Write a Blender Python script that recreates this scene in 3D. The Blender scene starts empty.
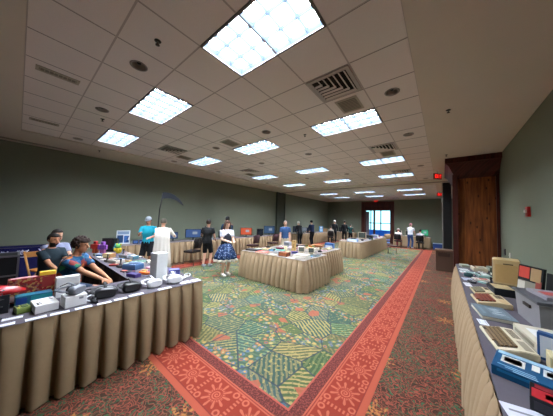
import bpy, bmesh, math, random
from mathutils import Vector, Matrix, Euler
R = math.radians
PI = math.pi
scene = bpy.context.scene
COL = scene.collection
rnd = random.Random(7)

# ------------------------------------------------------------------ materials
def lin(h, g=1.0):
    if isinstance(h, str):
        h = h.lstrip('#')
        c = [int(h[i:i + 2], 16) / 255 for i in (0, 2, 4)]
    else:
        c = list(h)
    return [((x / 12.92) if x <= .04045 else ((x + .055) / 1.055) ** 2.4) * g for x in c]

MATS = {}
def mat(col, rough=.6, metal=0., noise=.06, nscale=25., emit=0., spec=.3, bump=0.):
    key = (col, rough, metal, noise, nscale, emit, spec, bump)
    if key in MATS:
        return MATS[key]
    m = bpy.data.materials.new('surface_' + str(len(MATS)))
    m.use_nodes = True
    nt = m.node_tree
    b = nt.nodes['Principled BSDF']
    c = lin(col)
    b.inputs['Roughness'].default_value = rough
    b.inputs['Metallic'].default_value = metal
    b.inputs['Specular IOR Level'].default_value = spec
    tc = nt.nodes.new('ShaderNodeTexCoord')
    n = nt.nodes.new('ShaderNodeTexNoise')
    n.inputs['Scale'].default_value = nscale
    nt.links.new(tc.outputs['Object'], n.inputs['Vector'])
    mx = nt.nodes.new('ShaderNodeMix'); mx.data_type = 'RGBA'
    mx.inputs[6].default_value = [x * (1 - noise) for x in c] + [1]
    mx.inputs[7].default_value = [min(1, x * (1 + noise)) for x in c] + [1]
    nt.links.new(n.outputs['Fac'], mx.inputs[0])
    nt.links.new(mx.outputs[2], b.inputs['Base Color'])
    if bump:
        bp = nt.nodes.new('ShaderNodeBump'); bp.inputs['Strength'].default_value = bump
        bp.inputs['Distance'].default_value = .01
        nt.links.new(n.outputs['Fac'], bp.inputs['Height'])
        nt.links.new(bp.outputs['Normal'], b.inputs['Normal'])
    if emit:
        b.inputs['Emission Color'].default_value = c + [1]
        b.inputs['Emission Strength'].default_value = emit
    MATS[key] = m
    return m

class NG:
    """small helper for building node maths"""
    def __init__(s, name):
        s.m = bpy.data.materials.new(name); s.m.use_nodes = True
        s.nt = s.m.node_tree; s.b = s.nt.nodes['Principled BSDF']
        s.b.inputs['Specular IOR Level'].default_value = .15
        s.b.inputs['Roughness'].default_value = .9
    def node(s, t, **k):
        n = s.nt.nodes.new(t)
        for a, v in k.items(): setattr(n, a, v)
        return n
    def put(s, sock, v):
        if hasattr(v, 'is_output'): s.nt.links.new(v, sock)
        else: sock.default_value = v
    def M(s, op, a, b=0., c=0.):
        n = s.node('ShaderNodeMath', operation=op)
        for i, v in enumerate((a, b, c)): s.put(n.inputs[i], v)
        return n.outputs[0]
    def V(s, op, a, b=(0, 0, 0), scale=1.):
        n = s.node('ShaderNodeVectorMath', operation=op)
        s.put(n.inputs[0], a); s.put(n.inputs[1], b)
        if op == 'SCALE': s.put(n.inputs[3], scale)
        return n.outputs['Value'] if op in ('LENGTH', 'DOT_PRODUCT', 'DISTANCE') else n.outputs[0]
    def sep(s, v):
        n = s.node('ShaderNodeSeparateXYZ'); s.put(n.inputs[0], v); return n.outputs
    def comb(s, x, y, z=0.):
        n = s.node('ShaderNodeCombineXYZ')
        for i, v in enumerate((x, y, z)): s.put(n.inputs[i], v)
        return n.outputs[0]
    def mix(s, f, a, b):
        n = s.node('ShaderNodeMix', data_type='RGBA')
        s.put(n.inputs[0], f)
        for i, v in ((6, a), (7, b)):
            if isinstance(v, str): v = lin(v) + [1]
            s.put(n.inputs[i], v)
        return n.outputs[2]
    def noise(s, v, scale, detail=2., out='Fac'):
        n = s.node('ShaderNodeTexNoise'); s.put(n.inputs['Vector'], v)
        n.inputs['Scale'].default_value = scale; n.inputs['Detail'].default_value = detail
        return n.outputs[out]
    def vor(s, v, scale, feature='F1', rand=1.):
        n = s.node('ShaderNodeTexVoronoi', feature=feature, voronoi_dimensions='2D')
        s.put(n.inputs['Vector'], v); n.inputs['Scale'].default_value = scale
        n.inputs['Randomness'].default_value = rand
        return n.outputs
    def ramp(s, f, stops, interp='LINEAR'):
        n = s.node('ShaderNodeValToRGB'); s.put(n.inputs[0], f)
        e = n.color_ramp.elements; n.color_ramp.interpolation = interp
        while len(e) < len(stops): e.new(.5)
        for q, (p, c) in zip(e, stops): q.position = p; q.color = lin(c) + [1]
        return n.outputs[0]
    def step(s, v, lo, hi):
        n = s.node('ShaderNodeMapRange', interpolation_type='SMOOTHSTEP')
        s.put(n.inputs[0], v); s.put(n.inputs[1], lo); s.put(n.inputs[2], hi)
        return n.outputs[0]
    def objco(s): return s.node('ShaderNodeTexCoord').outputs['Object']
    def uv(s): return s.node('ShaderNodeTexCoord').outputs['UV']
    def done(s, col): s.put(s.b.inputs['Base Color'], col); return s.m

def carpet_field_material():
    g = NG('patterned_green_carpet')
    P = g.V('MULTIPLY', g.objco(), (1, 1, 0))
    wob = g.V('SCALE', g.V('SUBTRACT', g.noise(P, 5., 2., 'Color'), (.5, .5, .5)), scale=.05)
    Q = g.V('ADD', P, wob)
    v1 = g.vor(P, 2.3, rand=.95); rc = g.sep(v1['Color'])
    ed = g.vor(P, 2.3, 'DISTANCE_TO_EDGE', rand=.95)['Distance']
    xy = g.sep(Q)
    ang = g.M('MULTIPLY', rc[0], 6.283)
    lin_s = g.M('ADD', g.M('MULTIPLY', xy[0], g.M('COSINE', ang)), g.M('MULTIPLY', xy[1], g.M('SINE', ang)))
    st = g.M('SINE', g.M('MULTIPLY', lin_s, 108.))
    stm = g.step(st, -.1, .4)
    base = g.ramp(rc[2], [(0, '#2a463e'), (.22, '#3f5130'), (.42, '#30492d'), (.6, '#4c5034'), (.8, '#324b48')], 'CONSTANT')
    stripe = g.ramp(rc[1], [(0, '#8e8150'), (.3, '#6e7448'), (.5, '#8f7e50'), (.72, '#5d755a'), (.86, '#836c44')], 'CONSTANT')
    amt = g.ramp(rc[0], [(0, '#f4f4f4'), (.4, '#b0b0b0'), (.7, '#5c5c5c'), (.85, '#d8d8d8')], 'CONSTANT')
    c = g.mix(g.M('MULTIPLY', stm, amt), base, stripe)
    # leafy speckle in light and dark
    c = g.mix(g.M('MULTIPLY', g.step(g.noise(P, 22., 3.), .56, .62), .55), c, '#2c4630')
    c = g.mix(g.M('MULTIPLY', g.step(g.noise(g.V('ADD', P, (3., 9., 0)), 19., 3.), .57, .62), .55), c, '#9a8a50')
    # rust patches
    v2 = g.vor(Q, 6.5); r2 = g.sep(v2['Color'])
    red = g.M('MULTIPLY', g.M('GREATER_THAN', r2[0], .92), g.M('LESS_THAN', v2['Distance'], .9))
    c = g.mix(g.M('MULTIPLY', red, .85), c, '#8f4a36')
    # rows of little flowers following a second, larger set of cells
    e2 = g.vor(g.V('ADD', Q, (4.4, 1.7, 0)), .85, 'DISTANCE_TO_EDGE')['Distance']
    band = g.step(e2, .11, .085)
    v3 = g.vor(P, 13.); r3 = g.sep(v3['Color'])
    dot = g.step(v3['Distance'], .46, .36)
    core = g.step(v3['Distance'], .22, .15)
    dc = g.ramp(r3[0], [(0, '#4a617f'), (.24, '#a5683c'), (.4, '#9c8c50'), (.56, '#40596e'), (.74, '#8d4a38'), (.86, '#6d7c4a')], 'CONSTANT')
    ring = g.mix(core, dc, g.ramp(r3[1], [(0, '#b58c4c'), (.4, '#364f6c'), (.7, '#a89a68')], 'CONSTANT'))
    fl = g.mix(dot, '#37503c', ring)
    c = g.mix(g.M('MULTIPLY', band, .7), c, fl)
    line = g.step(ed, .032, .014)
    c = g.mix(g.M('MULTIPLY', line, .85), c, '#233440')
    c = g.mix(.14, c, '#4e4734')
    return g.done(c)

def carpet_border_material():
    g = NG('red_sunburst_carpet_border')
    uv = g.sep(g.uv()); u, v = uv[0], uv[1]
    per = .43
    fv = g.M('MULTIPLY', g.M('SUBTRACT', g.M('FRACT', g.M('DIVIDE', v, per)), .5), per)
    fu = g.M('SUBTRACT', u, .225)
    r = g.M('SQRT', g.M('ADD', g.M('POWER', g.M('ABSOLUTE', fv), 2.), g.M('POWER', g.M('ABSOLUTE', fu), 2.)))
    th = g.M('ARCTAN2', fv, fu)
    pet = g.M('MULTIPLY', g.M('ADD', g.M('COSINE', g.M('MULTIPLY', th, 10.)), 1.), .5)
    lim = g.M('ADD', .075, g.M('MULTIPLY', pet, .075))
    ray = g.M('MULTIPLY', g.M('LESS_THAN', r, lim), g.M('GREATER_THAN', r, .062))
    inner = g.M('COSINE', g.M('MULTIPLY', th, 20.))
    ray = g.M('MULTIPLY', ray, g.step(inner, -.75, -.3))
    disc = g.M('LESS_THAN', r, .052)
    spiral = g.step(g.M('SINE', g.M('ADD', g.M('MULTIPLY', r, 240.), g.M('MULTIPLY', th, 1.))), -.3, .3)
    disc = g.M('MULTIPLY', disc, spiral)
    sepb = g.M('MULTIPLY', g.M('GREATER_THAN', g.M('ABSOLUTE', fv), per / 2 - .02), g.step(g.M('SINE', g.M('MULTIPLY', u, 170.)), -.2, .2))
    cr = g.M('SUBTRACT', g.M('ABSOLUTE', fu), .12)
    cv = g.M('SUBTRACT', g.M('ABSOLUTE', fv), .15)
    cd = g.M('SQRT', g.M('ADD', g.M('MULTIPLY', cr, cr), g.M('MULTIPLY', cv, cv)))
    cdot = g.M('MULTIPLY', g.M('LESS_THAN', cd, .036), g.M('GREATER_THAN', cd, .018))
    lt = g.M('MINIMUM', 1., g.M('ADD', g.M('ADD', ray, disc), g.M('ADD', sepb, cdot)))
    red = g.mix(g.M('MULTIPLY', lt, .8), '#782c1f', '#a05640')
    dk = g.mix(g.step(g.noise(g.uv(), 55., 2.), .5, .56), '#4e2420', '#6d352d')
    c = g.mix(g.M('LESS_THAN', u, .065), red, '#8f4431')
    c = g.mix(g.M('GREATER_THAN', u, .385), c, '#944b37')
    c = g.mix(g.M('GREATER_THAN', u, .425), c, dk)
    c = g.mix(g.M('GREATER_THAN', u, .54), c, '#8f4639')
    l1 = g.M('LESS_THAN', g.M('ABSOLUTE', g.M('SUBTRACT', u, .069)), .006)
    l2 = g.M('LESS_THAN', g.M('ABSOLUTE', g.M('SUBTRACT', u, .405)), .005)
    c = g.mix(g.M('MAXIMUM', l1, l2), c, '#702a22')
    return g.done(c)

def carpet_brown_material():
    g = NG('brown_leaf_carpet')
    P = g.V('MULTIPLY', g.objco(), (1, 1, 0))
    wob = g.V('SCALE', g.V('SUBTRACT', g.noise(P, 9., 2., 'Color'), (.5, .5, .5)), scale=.2)
    Q = g.V('ADD', P, wob)
    v1 = g.vor(Q, 24.); r1 = g.sep(v1['Color'])
    ed = g.vor(Q, 24., 'DISTANCE_TO_EDGE')['Distance']
    e2 = g.vor(g.V('ADD', Q, (5.3, 2.1, 0)), 19., 'DISTANCE_TO_EDGE')['Distance']
    c = g.mix(g.step(g.noise(P, 16., 2.), .4, .6), '#33231a', '#452c20')
    c = g.mix(g.M('MULTIPLY', g.step(ed, .13, .06), .85), c, '#804032')
    c = g.mix(g.M('MULTIPLY', g.step(e2, .08, .03), g.step(g.noise(P, 3., 1.), .4, .55)), c, '#2b4a33')
    c = g.mix(g.M('MULTIPLY', g.M('GREATER_THAN', r1[0], .72), g.step(v1['Distance'], .32, .2)), c, '#2f5238')
    v2 = g.vor(P, 1.05, rand=.5)
    d = g.V('SUBTRACT', P, v2['Position'])
    dd = g.sep(d)
    th = g.M('ARCTAN2', dd[1], dd[0])
    pet = g.M('POWER', g.M('ABSOLUTE', g.M('COSINE', g.M('MULTIPLY', th, 4.))), 2.)
    rr = g.V('LENGTH', d)
    star = g.M('MULTIPLY', g.step(g.M('SUBTRACT', rr, g.M('MULTIPLY', pet, .11)), .07, .02), g.step(g.noise(P, 34., 2.), .42, .56))
    c = g.mix(g.M('MULTIPLY', star, .7), c, '#a8703a')
    return g.done(c)

def wood_material(name, dark, light, knots=True):
    g = NG(name)
    P = g.objco()
    x = g.sep(P)
    plank = g.M('FLOOR', g.M('MULTIPLY', g.M('ADD', x[0], x[1]), 7.))
    off = g.M('MULTIPLY', plank, 3.37)
    S = g.comb(g.M('ADD', g.M('MULTIPLY', g.M('ADD', x[0], x[1]), 9.), off), off, g.M('MULTIPLY', x[2], .8))
    n = g.noise(S, 2.2, 5.)
    c = g.ramp(n, [(.3, dark), (.7, light)])
    if knots:
        K = g.comb(g.M('MULTIPLY', g.M('ADD', x[0], x[1]), 4.5), g.M('MULTIPLY', x[2], 2.), 0.)
        k = g.vor(K, 1.2)
        c = g.mix(g.M('MULTIPLY', g.step(k['Distance'], .13, .03), g.M('GREATER_THAN', g.sep(k['Color'])[0], .55)), c, '#2a140a')
        seam = g.M('ABSOLUTE', g.M('SUBTRACT', g.M('FRACT', g.M('MULTIPLY', g.M('ADD', x[0], x[1]), 7.)), .5))
        c = g.mix(g.M('MULTIPLY', g.step(seam, .47, .5), .7), c, '#241008')
    g.b.inputs['Roughness'].default_value = .45
    g.b.inputs['Specular IOR Level'].default_value = .3
    return g.done(c)

def print_material(name, cols, scale=60., seed=0., base=None):
    """busy printed colour blocks (box art, magazine covers, patterned cloth)"""
    g = NG(name)
    P = g.V('ADD', g.objco(), (seed, seed * .7, seed * .3))
    n = g.node('ShaderNodeTexVoronoi'); g.put(n.inputs['Vector'], P); n.inputs['Scale'].default_value = scale
    r = g.sep(n.outputs['Color'])
    st = [(i / len(cols), c) for i, c in enumerate(cols)]
    c = g.ramp(r[0], st, 'CONSTANT')
    g.b.inputs['Roughness'].default_value = .5
    return g.done(c)

PRINTS = {}
def pr(cols, scale=40., seed=0.):
    k = (cols, scale, seed)
    if k not in PRINTS:
        PRINTS[k] = print_material('printed_' + str(len(PRINTS)), cols.split(), scale, seed)
    return PRINTS[k]

# ------------------------------------------------------------------ mesh helpers
class MB:
    def __init__(s): s.bm = bmesh.new(); s.mi = 0
    def _new(s, fs):
        for f in fs: f.material_index = s.mi
    def poly(s, pts):
        f = s.bm.faces.new([s.bm.verts.new(p) for p in pts]); f.material_index = s.mi; return f
    def box(s, c, d, rz=0., rx=0., ry=0., bev=0.):
        t = bmesh.new(); bmesh.ops.create_cube(t, size=1.)
        bmesh.ops.scale(t, vec=d, verts=t.verts)
        if bev:
            bmesh.ops.bevel(t, geom=list(t.edges), offset=bev, segments=2, affect='EDGES', profile=.5)
        Mx = Matrix.Translation(c) @ Euler((rx, ry, rz)).to_matrix().to_4x4()
        return s.join(t, Mx)
    def join(s, t, Mx=None):
        mp = {}
        for v in t.verts: mp[v] = s.bm.verts.new(Mx @ v.co if Mx else v.co)
        for f in t.faces:
            try:
                q = s.bm.faces.new([mp[v] for v in f.verts]); q.material_index = s.mi; q.smooth = f.smooth
            except ValueError: pass
        t.free(); return s
    def tube(s, pts, n=10, ref=None, cap=True):
        """pts: (co, r) or (co, rx, ry)"""
        P = [Vector(p[0]) for p in pts]; rings = []
        for i, p in enumerate(pts):
            t = (P[min(i + 1, len(P) - 1)] - P[max(i - 1, 0)])
            if t.length < 1e-9: t = Vector((0, 0, 1))
            t.normalize()
            rf = Vector(ref) if ref else Vector((1, 0, 0))
            if abs(t.dot(rf)) > .93: rf = Vector((0, 1, 0)) if abs(t.y) < .9 else Vector((0, 0, 1))
            u = (rf - t * t.dot(rf)).normalized(); w = t.cross(u)
            rx = p[1]; ry = p[2] if len(p) > 2 else rx
            rings.append([s.bm.verts.new(P[i] + u * rx * math.cos(2 * PI * k / n) + w * ry * math.sin(2 * PI * k / n)) for k in range(n)])
        for a, b in zip(rings, rings[1:]):
            for k in range(n):
                f = s.bm.faces.new((a[k], a[(k + 1) % n], b[(k + 1) % n], b[k])); f.material_index = s.mi; f.smooth = True
        if cap:
            for q in (list(reversed(rings[0])), rings[-1]):
                f = s.bm.faces.new(q); f.material_index = s.mi
        return s
    def cyl(s, a, b, r, r2=None, n=14): return s.tube([(a, r), (b, r if r2 is None else r2)], n)
    def lathe(s, prof, n=20, c=(0, 0, 0)):
        """prof: (radius, z) from one end to the other"""
        c = Vector(c); rings = []
        for r, z in prof:
            rings.append([s.bm.verts.new(c + Vector((r * math.cos(2 * PI * k / n), r * math.sin(2 * PI * k / n), z))) for k in range(n)])
        for a, b in zip(rings, rings[1:]):
            for k in range(n):
                f = s.bm.faces.new((a[k], a[(k + 1) % n], b[(k + 1) % n], b[k])); f.material_index = s.mi; f.smooth = True
        return s
    def ell(s, c, r, n=12, m=8, rot=None):
        t = bmesh.new(); bmesh.ops.create_uvsphere(t, u_segments=n, v_segments=m, radius=1.)
        for f in t.faces: f.smooth = True
        Mx = Matrix.Translation(c) @ (rot.to_matrix().to_4x4() if rot else Matrix()) @ Matrix.Diagonal((*r, 1))
        return s.join(t, Mx)
    def prism(s, pts, z0, z1):
        a = [s.bm.verts.new((x, y, z0)) for x, y in pts]; b = [s.bm.verts.new((x, y, z1)) for x, y in pts]
        n = len(pts); fs = [s.bm.faces.new(list(reversed(a))), s.bm.faces.new(b)]
        for k in range(n): fs.append(s.bm.faces.new((a[k], a[(k + 1) % n], b[(k + 1) % n], b[k])))
        s._new(fs); return s
    def loft(s, rings, closed=True, cap=True, smooth=True):
        V = [[s.bm.verts.new(p) for p in r] for r in rings]; n = len(rings[0])
        for a, b in zip(V, V[1:]):
            for k in range(n if closed else n - 1):
                f = s.bm.faces.new((a[k], a[(k + 1) % n], b[(k + 1) % n], b[k])); f.material_index = s.mi; f.smooth = smooth
        if cap and closed:
            s._new([s.bm.faces.new(list(reversed(V[0]))), s.bm.faces.new(V[-1])])
        return s
    def side(s, prof, w):
        """prism of a (y,z) outline along x, width w centred"""
        a = [s.bm.verts.new((-w / 2, y, z)) for y, z in prof]; b = [s.bm.verts.new((w / 2, y, z)) for y, z in prof]
        n = len(prof); fs = [s.bm.faces.new(a), s.bm.faces.new(list(reversed(b)))]
        for k in range(n): fs.append(s.bm.faces.new((a[(k + 1) % n], a[k], b[k], b[(k + 1) % n])))
        s._new(fs); return s
    def build(s, name, m, parent=None, recalc=True):
        if recalc: bmesh.ops.recalc_face_normals(s.bm, faces=s.bm.faces)
        me = bpy.data.meshes.new(name); s.bm.to_mesh(me); s.bm.free()
        for q in (m if isinstance(m, (list, tuple)) else [m]): me.materials.append(q)
        o = bpy.data.objects.new(name, me); COL.objects.link(o)
        if parent: o.parent = parent
        return o

def tag(o, label, cat, group=None):
    o['label'] = label; o['category'] = cat
    if group: o['group'] = group
    return o
def thing(name, label, cat, loc=(0, 0, 0), rz=0., group=None):
    o = bpy.data.objects.new(name, None); COL.objects.link(o)
    o.location = loc; o.rotation_euler = (0, 0, rz); o.empty_display_size = .1
    return tag(o, label, cat, group)
def struct(o): o['kind'] = 'structure'; return o
def copy_tree(o, parent=None):
    c = o.copy(); COL.objects.link(c)
    if parent: c.parent = parent
    for ch in [q for q in o.children]: copy_tree(ch, c)
    return c
def remesh(mb, voxel, smooth=4):
    me = bpy.data.meshes.new('tmp'); bmesh.ops.recalc_face_normals(mb.bm, faces=mb.bm.faces); mb.bm.to_mesh(me); mb.bm.free()
    o = bpy.data.objects.new('tmp', me); COL.objects.link(o)
    r = o.modifiers.new('r', 'REMESH'); r.mode = 'VOXEL'; r.voxel_size = voxel; r.use_smooth_shade = True
    if smooth:
        q = o.modifiers.new('s', 'SMOOTH'); q.factor = .5; q.iterations = smooth
    dg = bpy.context.evaluated_depsgraph_get()
    out = bpy.data.meshes.new_from_object(o.evaluated_get(dg))
    bpy.data.objects.remove(o); bpy.data.meshes.remove(me)
    out.materials.clear()
    return out
def link_mesh(name, me, mats, parent):
    me.name = name
    for m in mats: me.materials.append(m)
    o = bpy.data.objects.new(name, me); COL.objects.link(o); o.parent = parent
    return o

# ------------------------------------------------------------------ room
XL, XR, Y0, YB, ZC = -9.0, 1.17, -2.6, 19.4, 3.58
GREEN = mat('#797f6e', .75, noise=.03, nscale=3., spec=.2)
DRY = mat('#d3cabb', .85, noise=.03, nscale=2., spec=.1)
TILE = mat('#e3dcd6', .9, noise=.05, nscale=90., spec=.1, bump=.2)
TBAR = mat('#b9b1aa', .7, noise=.02, spec=.2)
BASEB = mat('#2a2623', .5)
DARKWOOD = wood_material('dark_red_wood', '#321410', '#562820', False)
PANELWOOD = wood_material('knotty_brown_wood', '#572b15', '#98592c')

# floor regions: brown carpet outside, sunburst border, patterned green field
FX0, FX1, FY0, FY1, BW = -7.30, -0.56, 1.09, 16.9, .56      # border outer rectangle
m = MB(); ux = m.bm.loops.layers.uv.new('UVMap')
def fl(pts, mi, uvf=None):
    f = m.poly([(x, y, 0) for x, y in pts]); f.material_index = mi
    if uvf:
        for l in f.loops: l[ux].uv = uvf(l.vert.co.x, l.vert.co.y)
ix0, ix1, iy0, iy1 = FX0 + BW, FX1 - BW, FY0 + BW, FY1 - BW
fl([(XL, Y0), (XR, Y0), (XR, FY0), (XL, FY0)], 0)
fl([(XL, FY1), (XR, FY1), (XR, YB), (XL, YB)], 0)
fl([(XL, FY0), (FX0, FY0), (FX0, FY1), (XL, FY1)], 0)
fl([(FX1, FY0), (XR, FY0), (XR, FY1), (FX1, FY1)], 0)
fl([(ix0, iy0), (ix1, iy0), (ix1, iy1), (ix0, iy1)], 1)
fl([(FX1, FY0), (FX1, FY1), (ix1, iy1), (ix1, iy0)], 2, lambda x, y: (FX1 - x, y + .205))
fl([(FX0, FY0), (ix0, iy0), (ix0, iy1), (FX0, FY1)], 2, lambda x, y: (x - FX0, y + .205))
fl([(FX0, FY0), (FX1, FY0), (ix1, iy0), (ix0, iy0)], 2, lambda x, y: (y - FY0, x + .225))
fl([(FX0, FY1), (ix0, iy1), (ix1, iy1), (FX1, FY1)], 2, lambda x, y: (FY1 - y, x + .225))
struct(m.build('floor', [carpet_brown_material(), carpet_field_material(), carpet_border_material()], recalc=False))

def wall(name, c, d, mt=GREEN): return struct(MB().box(c, d).build(name, mt))
wall('wall_left', (XL - .06, (Y0 + YB) / 2, ZC / 2), (.12, YB - Y0 + .24, ZC))
wall('wall_right', (XR + .06, (Y0 + YB) / 2, ZC / 2), (.12, YB - Y0 + .24, ZC))
wall('wall_near', ((XL + XR) / 2, Y0 - .06, ZC / 2), (XR - XL, .12, ZC))
DX0, DX1, DZ = -5.45, -3.42, 2.72                            # back doorway
m = MB()
m.box(((XL + DX0) / 2, YB + .06, ZC / 2), (DX0 - XL, .12, ZC)); m.box(((XR + DX1) / 2, YB + .06, ZC / 2), (XR - DX1, .12, ZC))
m.box(((DX0 + DX1) / 2, YB + .06, (ZC + DZ) / 2), (DX1 - DX0, .12, ZC - DZ))
struct(m.build('wall_back', GREEN))
# partition pocket: pilaster on the left wall and a header line across the ceiling
m = MB(); m.box((XL + .05, 11.55, ZC / 2), (.10, .86, ZC)); m.box((XL + .13, 11.12, ZC / 2), (.06, .06, ZC)); m.box((XL + .13, 11.98, ZC / 2), (.06, .06, ZC))
struct(m.build('trim_1', mat('#4c5248', .75, noise=.03, nscale=3.)))
m = MB(); m.box(((XL + XR) / 2 - .4, 11.55, ZC - .012), (XR - XL - .9, .12, .024))
struct(m.build('trim_2', mat('#8d867c', .6)))
for n, c, d in (('baseboard_left', (XL + .012, (Y0 + YB) / 2, .05), (.024, YB - Y0 - .1, .10)),
                ('baseboard_right', (XR - .012, (Y0 + YB) / 2, .05), (.024, YB - Y0 - .1, .10)),
                ('baseboard_back', ((XL + DX0) / 2, YB - .012, .05), (DX0 - XL - .5, .024, .10))):
    struct(MB().box(c, d).build(n, BASEB))

# ceiling: drywall border, two fields of square tiles with recessed bars, holes for the troffers and cans
TS = .6096
GX1 = -.257; NX = 12; GX0 = GX1 - NX * TS
GYA = -.063; NA = 18
GYB = 12.25; NBn = 11
LIGHTS = []      # (column, y start, label row)
ROWS = [(2, 'front'), (6, 'second'), (11, 'third'), (15, 'fourth')]
light_tiles = set()
for cx in (1, 5, 9):
    for ry, rn in ROWS:
        LIGHTS.append((GX0 + cx * TS, GYA + ry * TS, rn, cx)); light_tiles |= {('a', cx, ry), ('a', cx + 1, ry)}
    for ry, rn in ((2, 'fifth'), (6, 'sixth')):
        LIGHTS.append((GX0 + cx * TS, GYB + ry * TS, rn, cx)); light_tiles |= {('b', cx, ry), ('b', cx + 1, ry)}
can_tiles = {('a', c, r) for c in (0, 4, 7, 11) for r in (1, 5, 8, 13, 17)} | {('b', c, r) for c in (4, 7) for r in (4, 9)}
can_tiles -= light_tiles
CANS = []
m = MB()
def flat(x0, y0, x1, y1, z, mi):
    f = m.poly([(x0, y0, z), (x0, y1, z), (x1, y1, z), (x1, y0, z)]); f.material_index = mi
GYA1 = GYA + NA * TS; GYB1 = GYB + NBn * TS
E_ = .004
for (a, b, c, d) in ((XL, Y0, XR, GYA), (XL, GYA, GX0, GYA1), (GX1, GYA, XR, GYA1), (XL, GYA1, XR, GYB), (XL, GYB, GX0, GYB1), (GX1, GYB, XR, GYB1), (XL, GYB1, XR, YB)):
    flat(a, b, c, d, ZC, 0)
REC = .03
for tagf, gy, nn in (('a', GYA, NA), ('b', GYB, NBn)):
    ye = gy + nn * TS
    for (p, q) in (((GX0, gy), (GX1, gy)), ((GX1, gy), (GX1, ye)), ((GX1, ye), (GX0, ye)), ((GX0, ye), (GX0, gy))):
        f = m.poly([(p[0], p[1], ZC), (q[0], q[1], ZC), (q[0], q[1], ZC + REC + .012), (p[0], p[1], ZC + REC + .012)]); f.material_index = 0
    for i in range(NX):
        for j in range(nn):
            x0, y0 = GX0 + i * TS, gy + j * TS
            if (tagf, i, j) in light_tiles: continue
            g = .009; zt = ZC + REC
            X0, X1, Y0t, Y1t = x0 + g, x0 + TS - g, y0 + g, y0 + TS - g
            if (tagf, i, j) in can_tiles:
                cx, cy, r = x0 + TS / 2, y0 + TS / 2, .078
                CANS.append((cx, cy, tagf, i, j))
                K = 24; A = []; B = []
                for k in range(K):
                    th = 2 * PI * k / K; c_, s_ = math.cos(th), math.sin(th)
                    h = (TS / 2 - g) / max(abs(c_), abs(s_))
                    A.append(m.bm.verts.new((cx + r * c_, cy + r * s_, zt))); B.append(m.bm.verts.new((cx + h * c_, cy + h * s_, zt)))
                for k in range(K):
                    f = m.bm.faces.new((A[k], B[k], B[(k + 1) % K], A[(k + 1) % K])); f.material_index = 1
            else:
                flat(X0, Y0t, X1, Y1t, zt, 1)
    zb = ZC + REC + .006
    for i in range(NX + 1):
        x = GX0 + i * TS
        for j in range(nn):
            y0 = gy + j * TS
            flat(max(x - .012, GX0), y0, min(x + .012, GX1), y0 + TS, zb, 2)
    for j in range(nn + 1):
        y = gy + j * TS
        flat(GX0, max(y - .012, gy), GX1, min(y + .012, ye), zb + .001, 2)
struct(m.build('ceiling', [DRY, TILE, TBAR], recalc=False))
# roof slab above the tiles
struct(MB().box(((XL + XR) / 2, (Y0 + YB) / 2, ZC + .34), (XR - XL + .3, YB - Y0 + .3, .1)).build('trim_3', mat('#555555')))
m = MB()
for (c, d) in (((XL - .05, (Y0 + YB) / 2, ZC + .15), (.1, YB - Y0 + .3, .31)), ((XR + .05, (Y0 + YB) / 2, ZC + .15), (.1, YB - Y0 + .3, .31)), (((XL + XR) / 2, Y0 - .05, ZC + .15), (XR - XL, .1, .31)), (((XL + XR) / 2, YB + .05, ZC + .15), (XR - XL, .1, .31))):
    m.box(c, d)
struct(m.build('trim_4', mat('#555555')))

WHITEP = mat('#dcdcda', .4, spec=.4)
GLOW = {}
def glow(col, st):
    k = (col, st)
    if k not in GLOW:
        mm = bpy.data.materials.new('glowing_lamp'); mm.use_nodes = True; nt = mm.node_tree
        b = nt.nodes['Principled BSDF']; b.inputs['Base Color'].default_value = lin('#15171a') + [1]
        b.inputs['Emission Color'].default_value = lin(col) + [1]; b.inputs['Emission Strength'].default_value = st
        GLOW[k] = mm
    return GLOW[k]
LAMP = 52.0
SLAT = mat('#343c44', .6, 0., noise=.02, spec=0.)
def make_light():
    W, D = 2 * TS, TS
    t = thing('ceiling_light', '', 'ceiling light')
    f = MB(); b = .022
    for (c, d) in (((W / 2, b / 2, .006), (W, b, .012)), ((W / 2, D - b / 2, .006), (W, b, .012)), ((b / 2, D / 2, .006), (b, D - 2 * b, .012)), ((W - b / 2, D / 2, .006), (b, D - 2 * b, .012))): f.box(c, d)
    f.build('frame', mat('#6a6a6c', .4, .2), t)
    h = MB(); z1 = .13
    for (c, d) in (((W / 2, .008, .072), (W, .016, z1 - .014)), ((W / 2, D - .008, .072), (W, .016, z1 - .014)), ((.008, D / 2, .072), (.016, D - .03, z1 - .014)), ((W - .008, D / 2, .072), (.016, D - .03, z1 - .014)), ((W / 2, D / 2, z1 + .004), (W, D, .01))): h.box(c, d)
    h.build('housing', SLAT, t)
    d = MB(); d.box((W / 2, D / 2, .112), (W - .04, D - .04, .008)); d.build('diffuser', glow('#e9f1ff', LAMP), t)
    l = MB()
    for i in range(1, 6): l.box((W * i / 6, D / 2, .062), (.003, D - .036, .06))
    for j in range(1, 3): l.box((W / 2, D * j / 3, .062), (W - .036, .003, .06))
    l.build('louver', SLAT, t)
    return t
L0 = make_light()
COLN = {1: 'left wall side', 5: 'middle', 9: 'aisle side'}
for k, (x, y, rn, cx) in enumerate(LIGHTS):
    t = L0 if k == 0 else copy_tree(L0)
    t.location = (x, y, ZC + REC - .012)
    tag(t, f'louvred fluorescent ceiling light, {COLN[cx]} column, {rn} row from the camera', 'ceiling light', 'fluorescent troffers in the tile ceiling')

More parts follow.
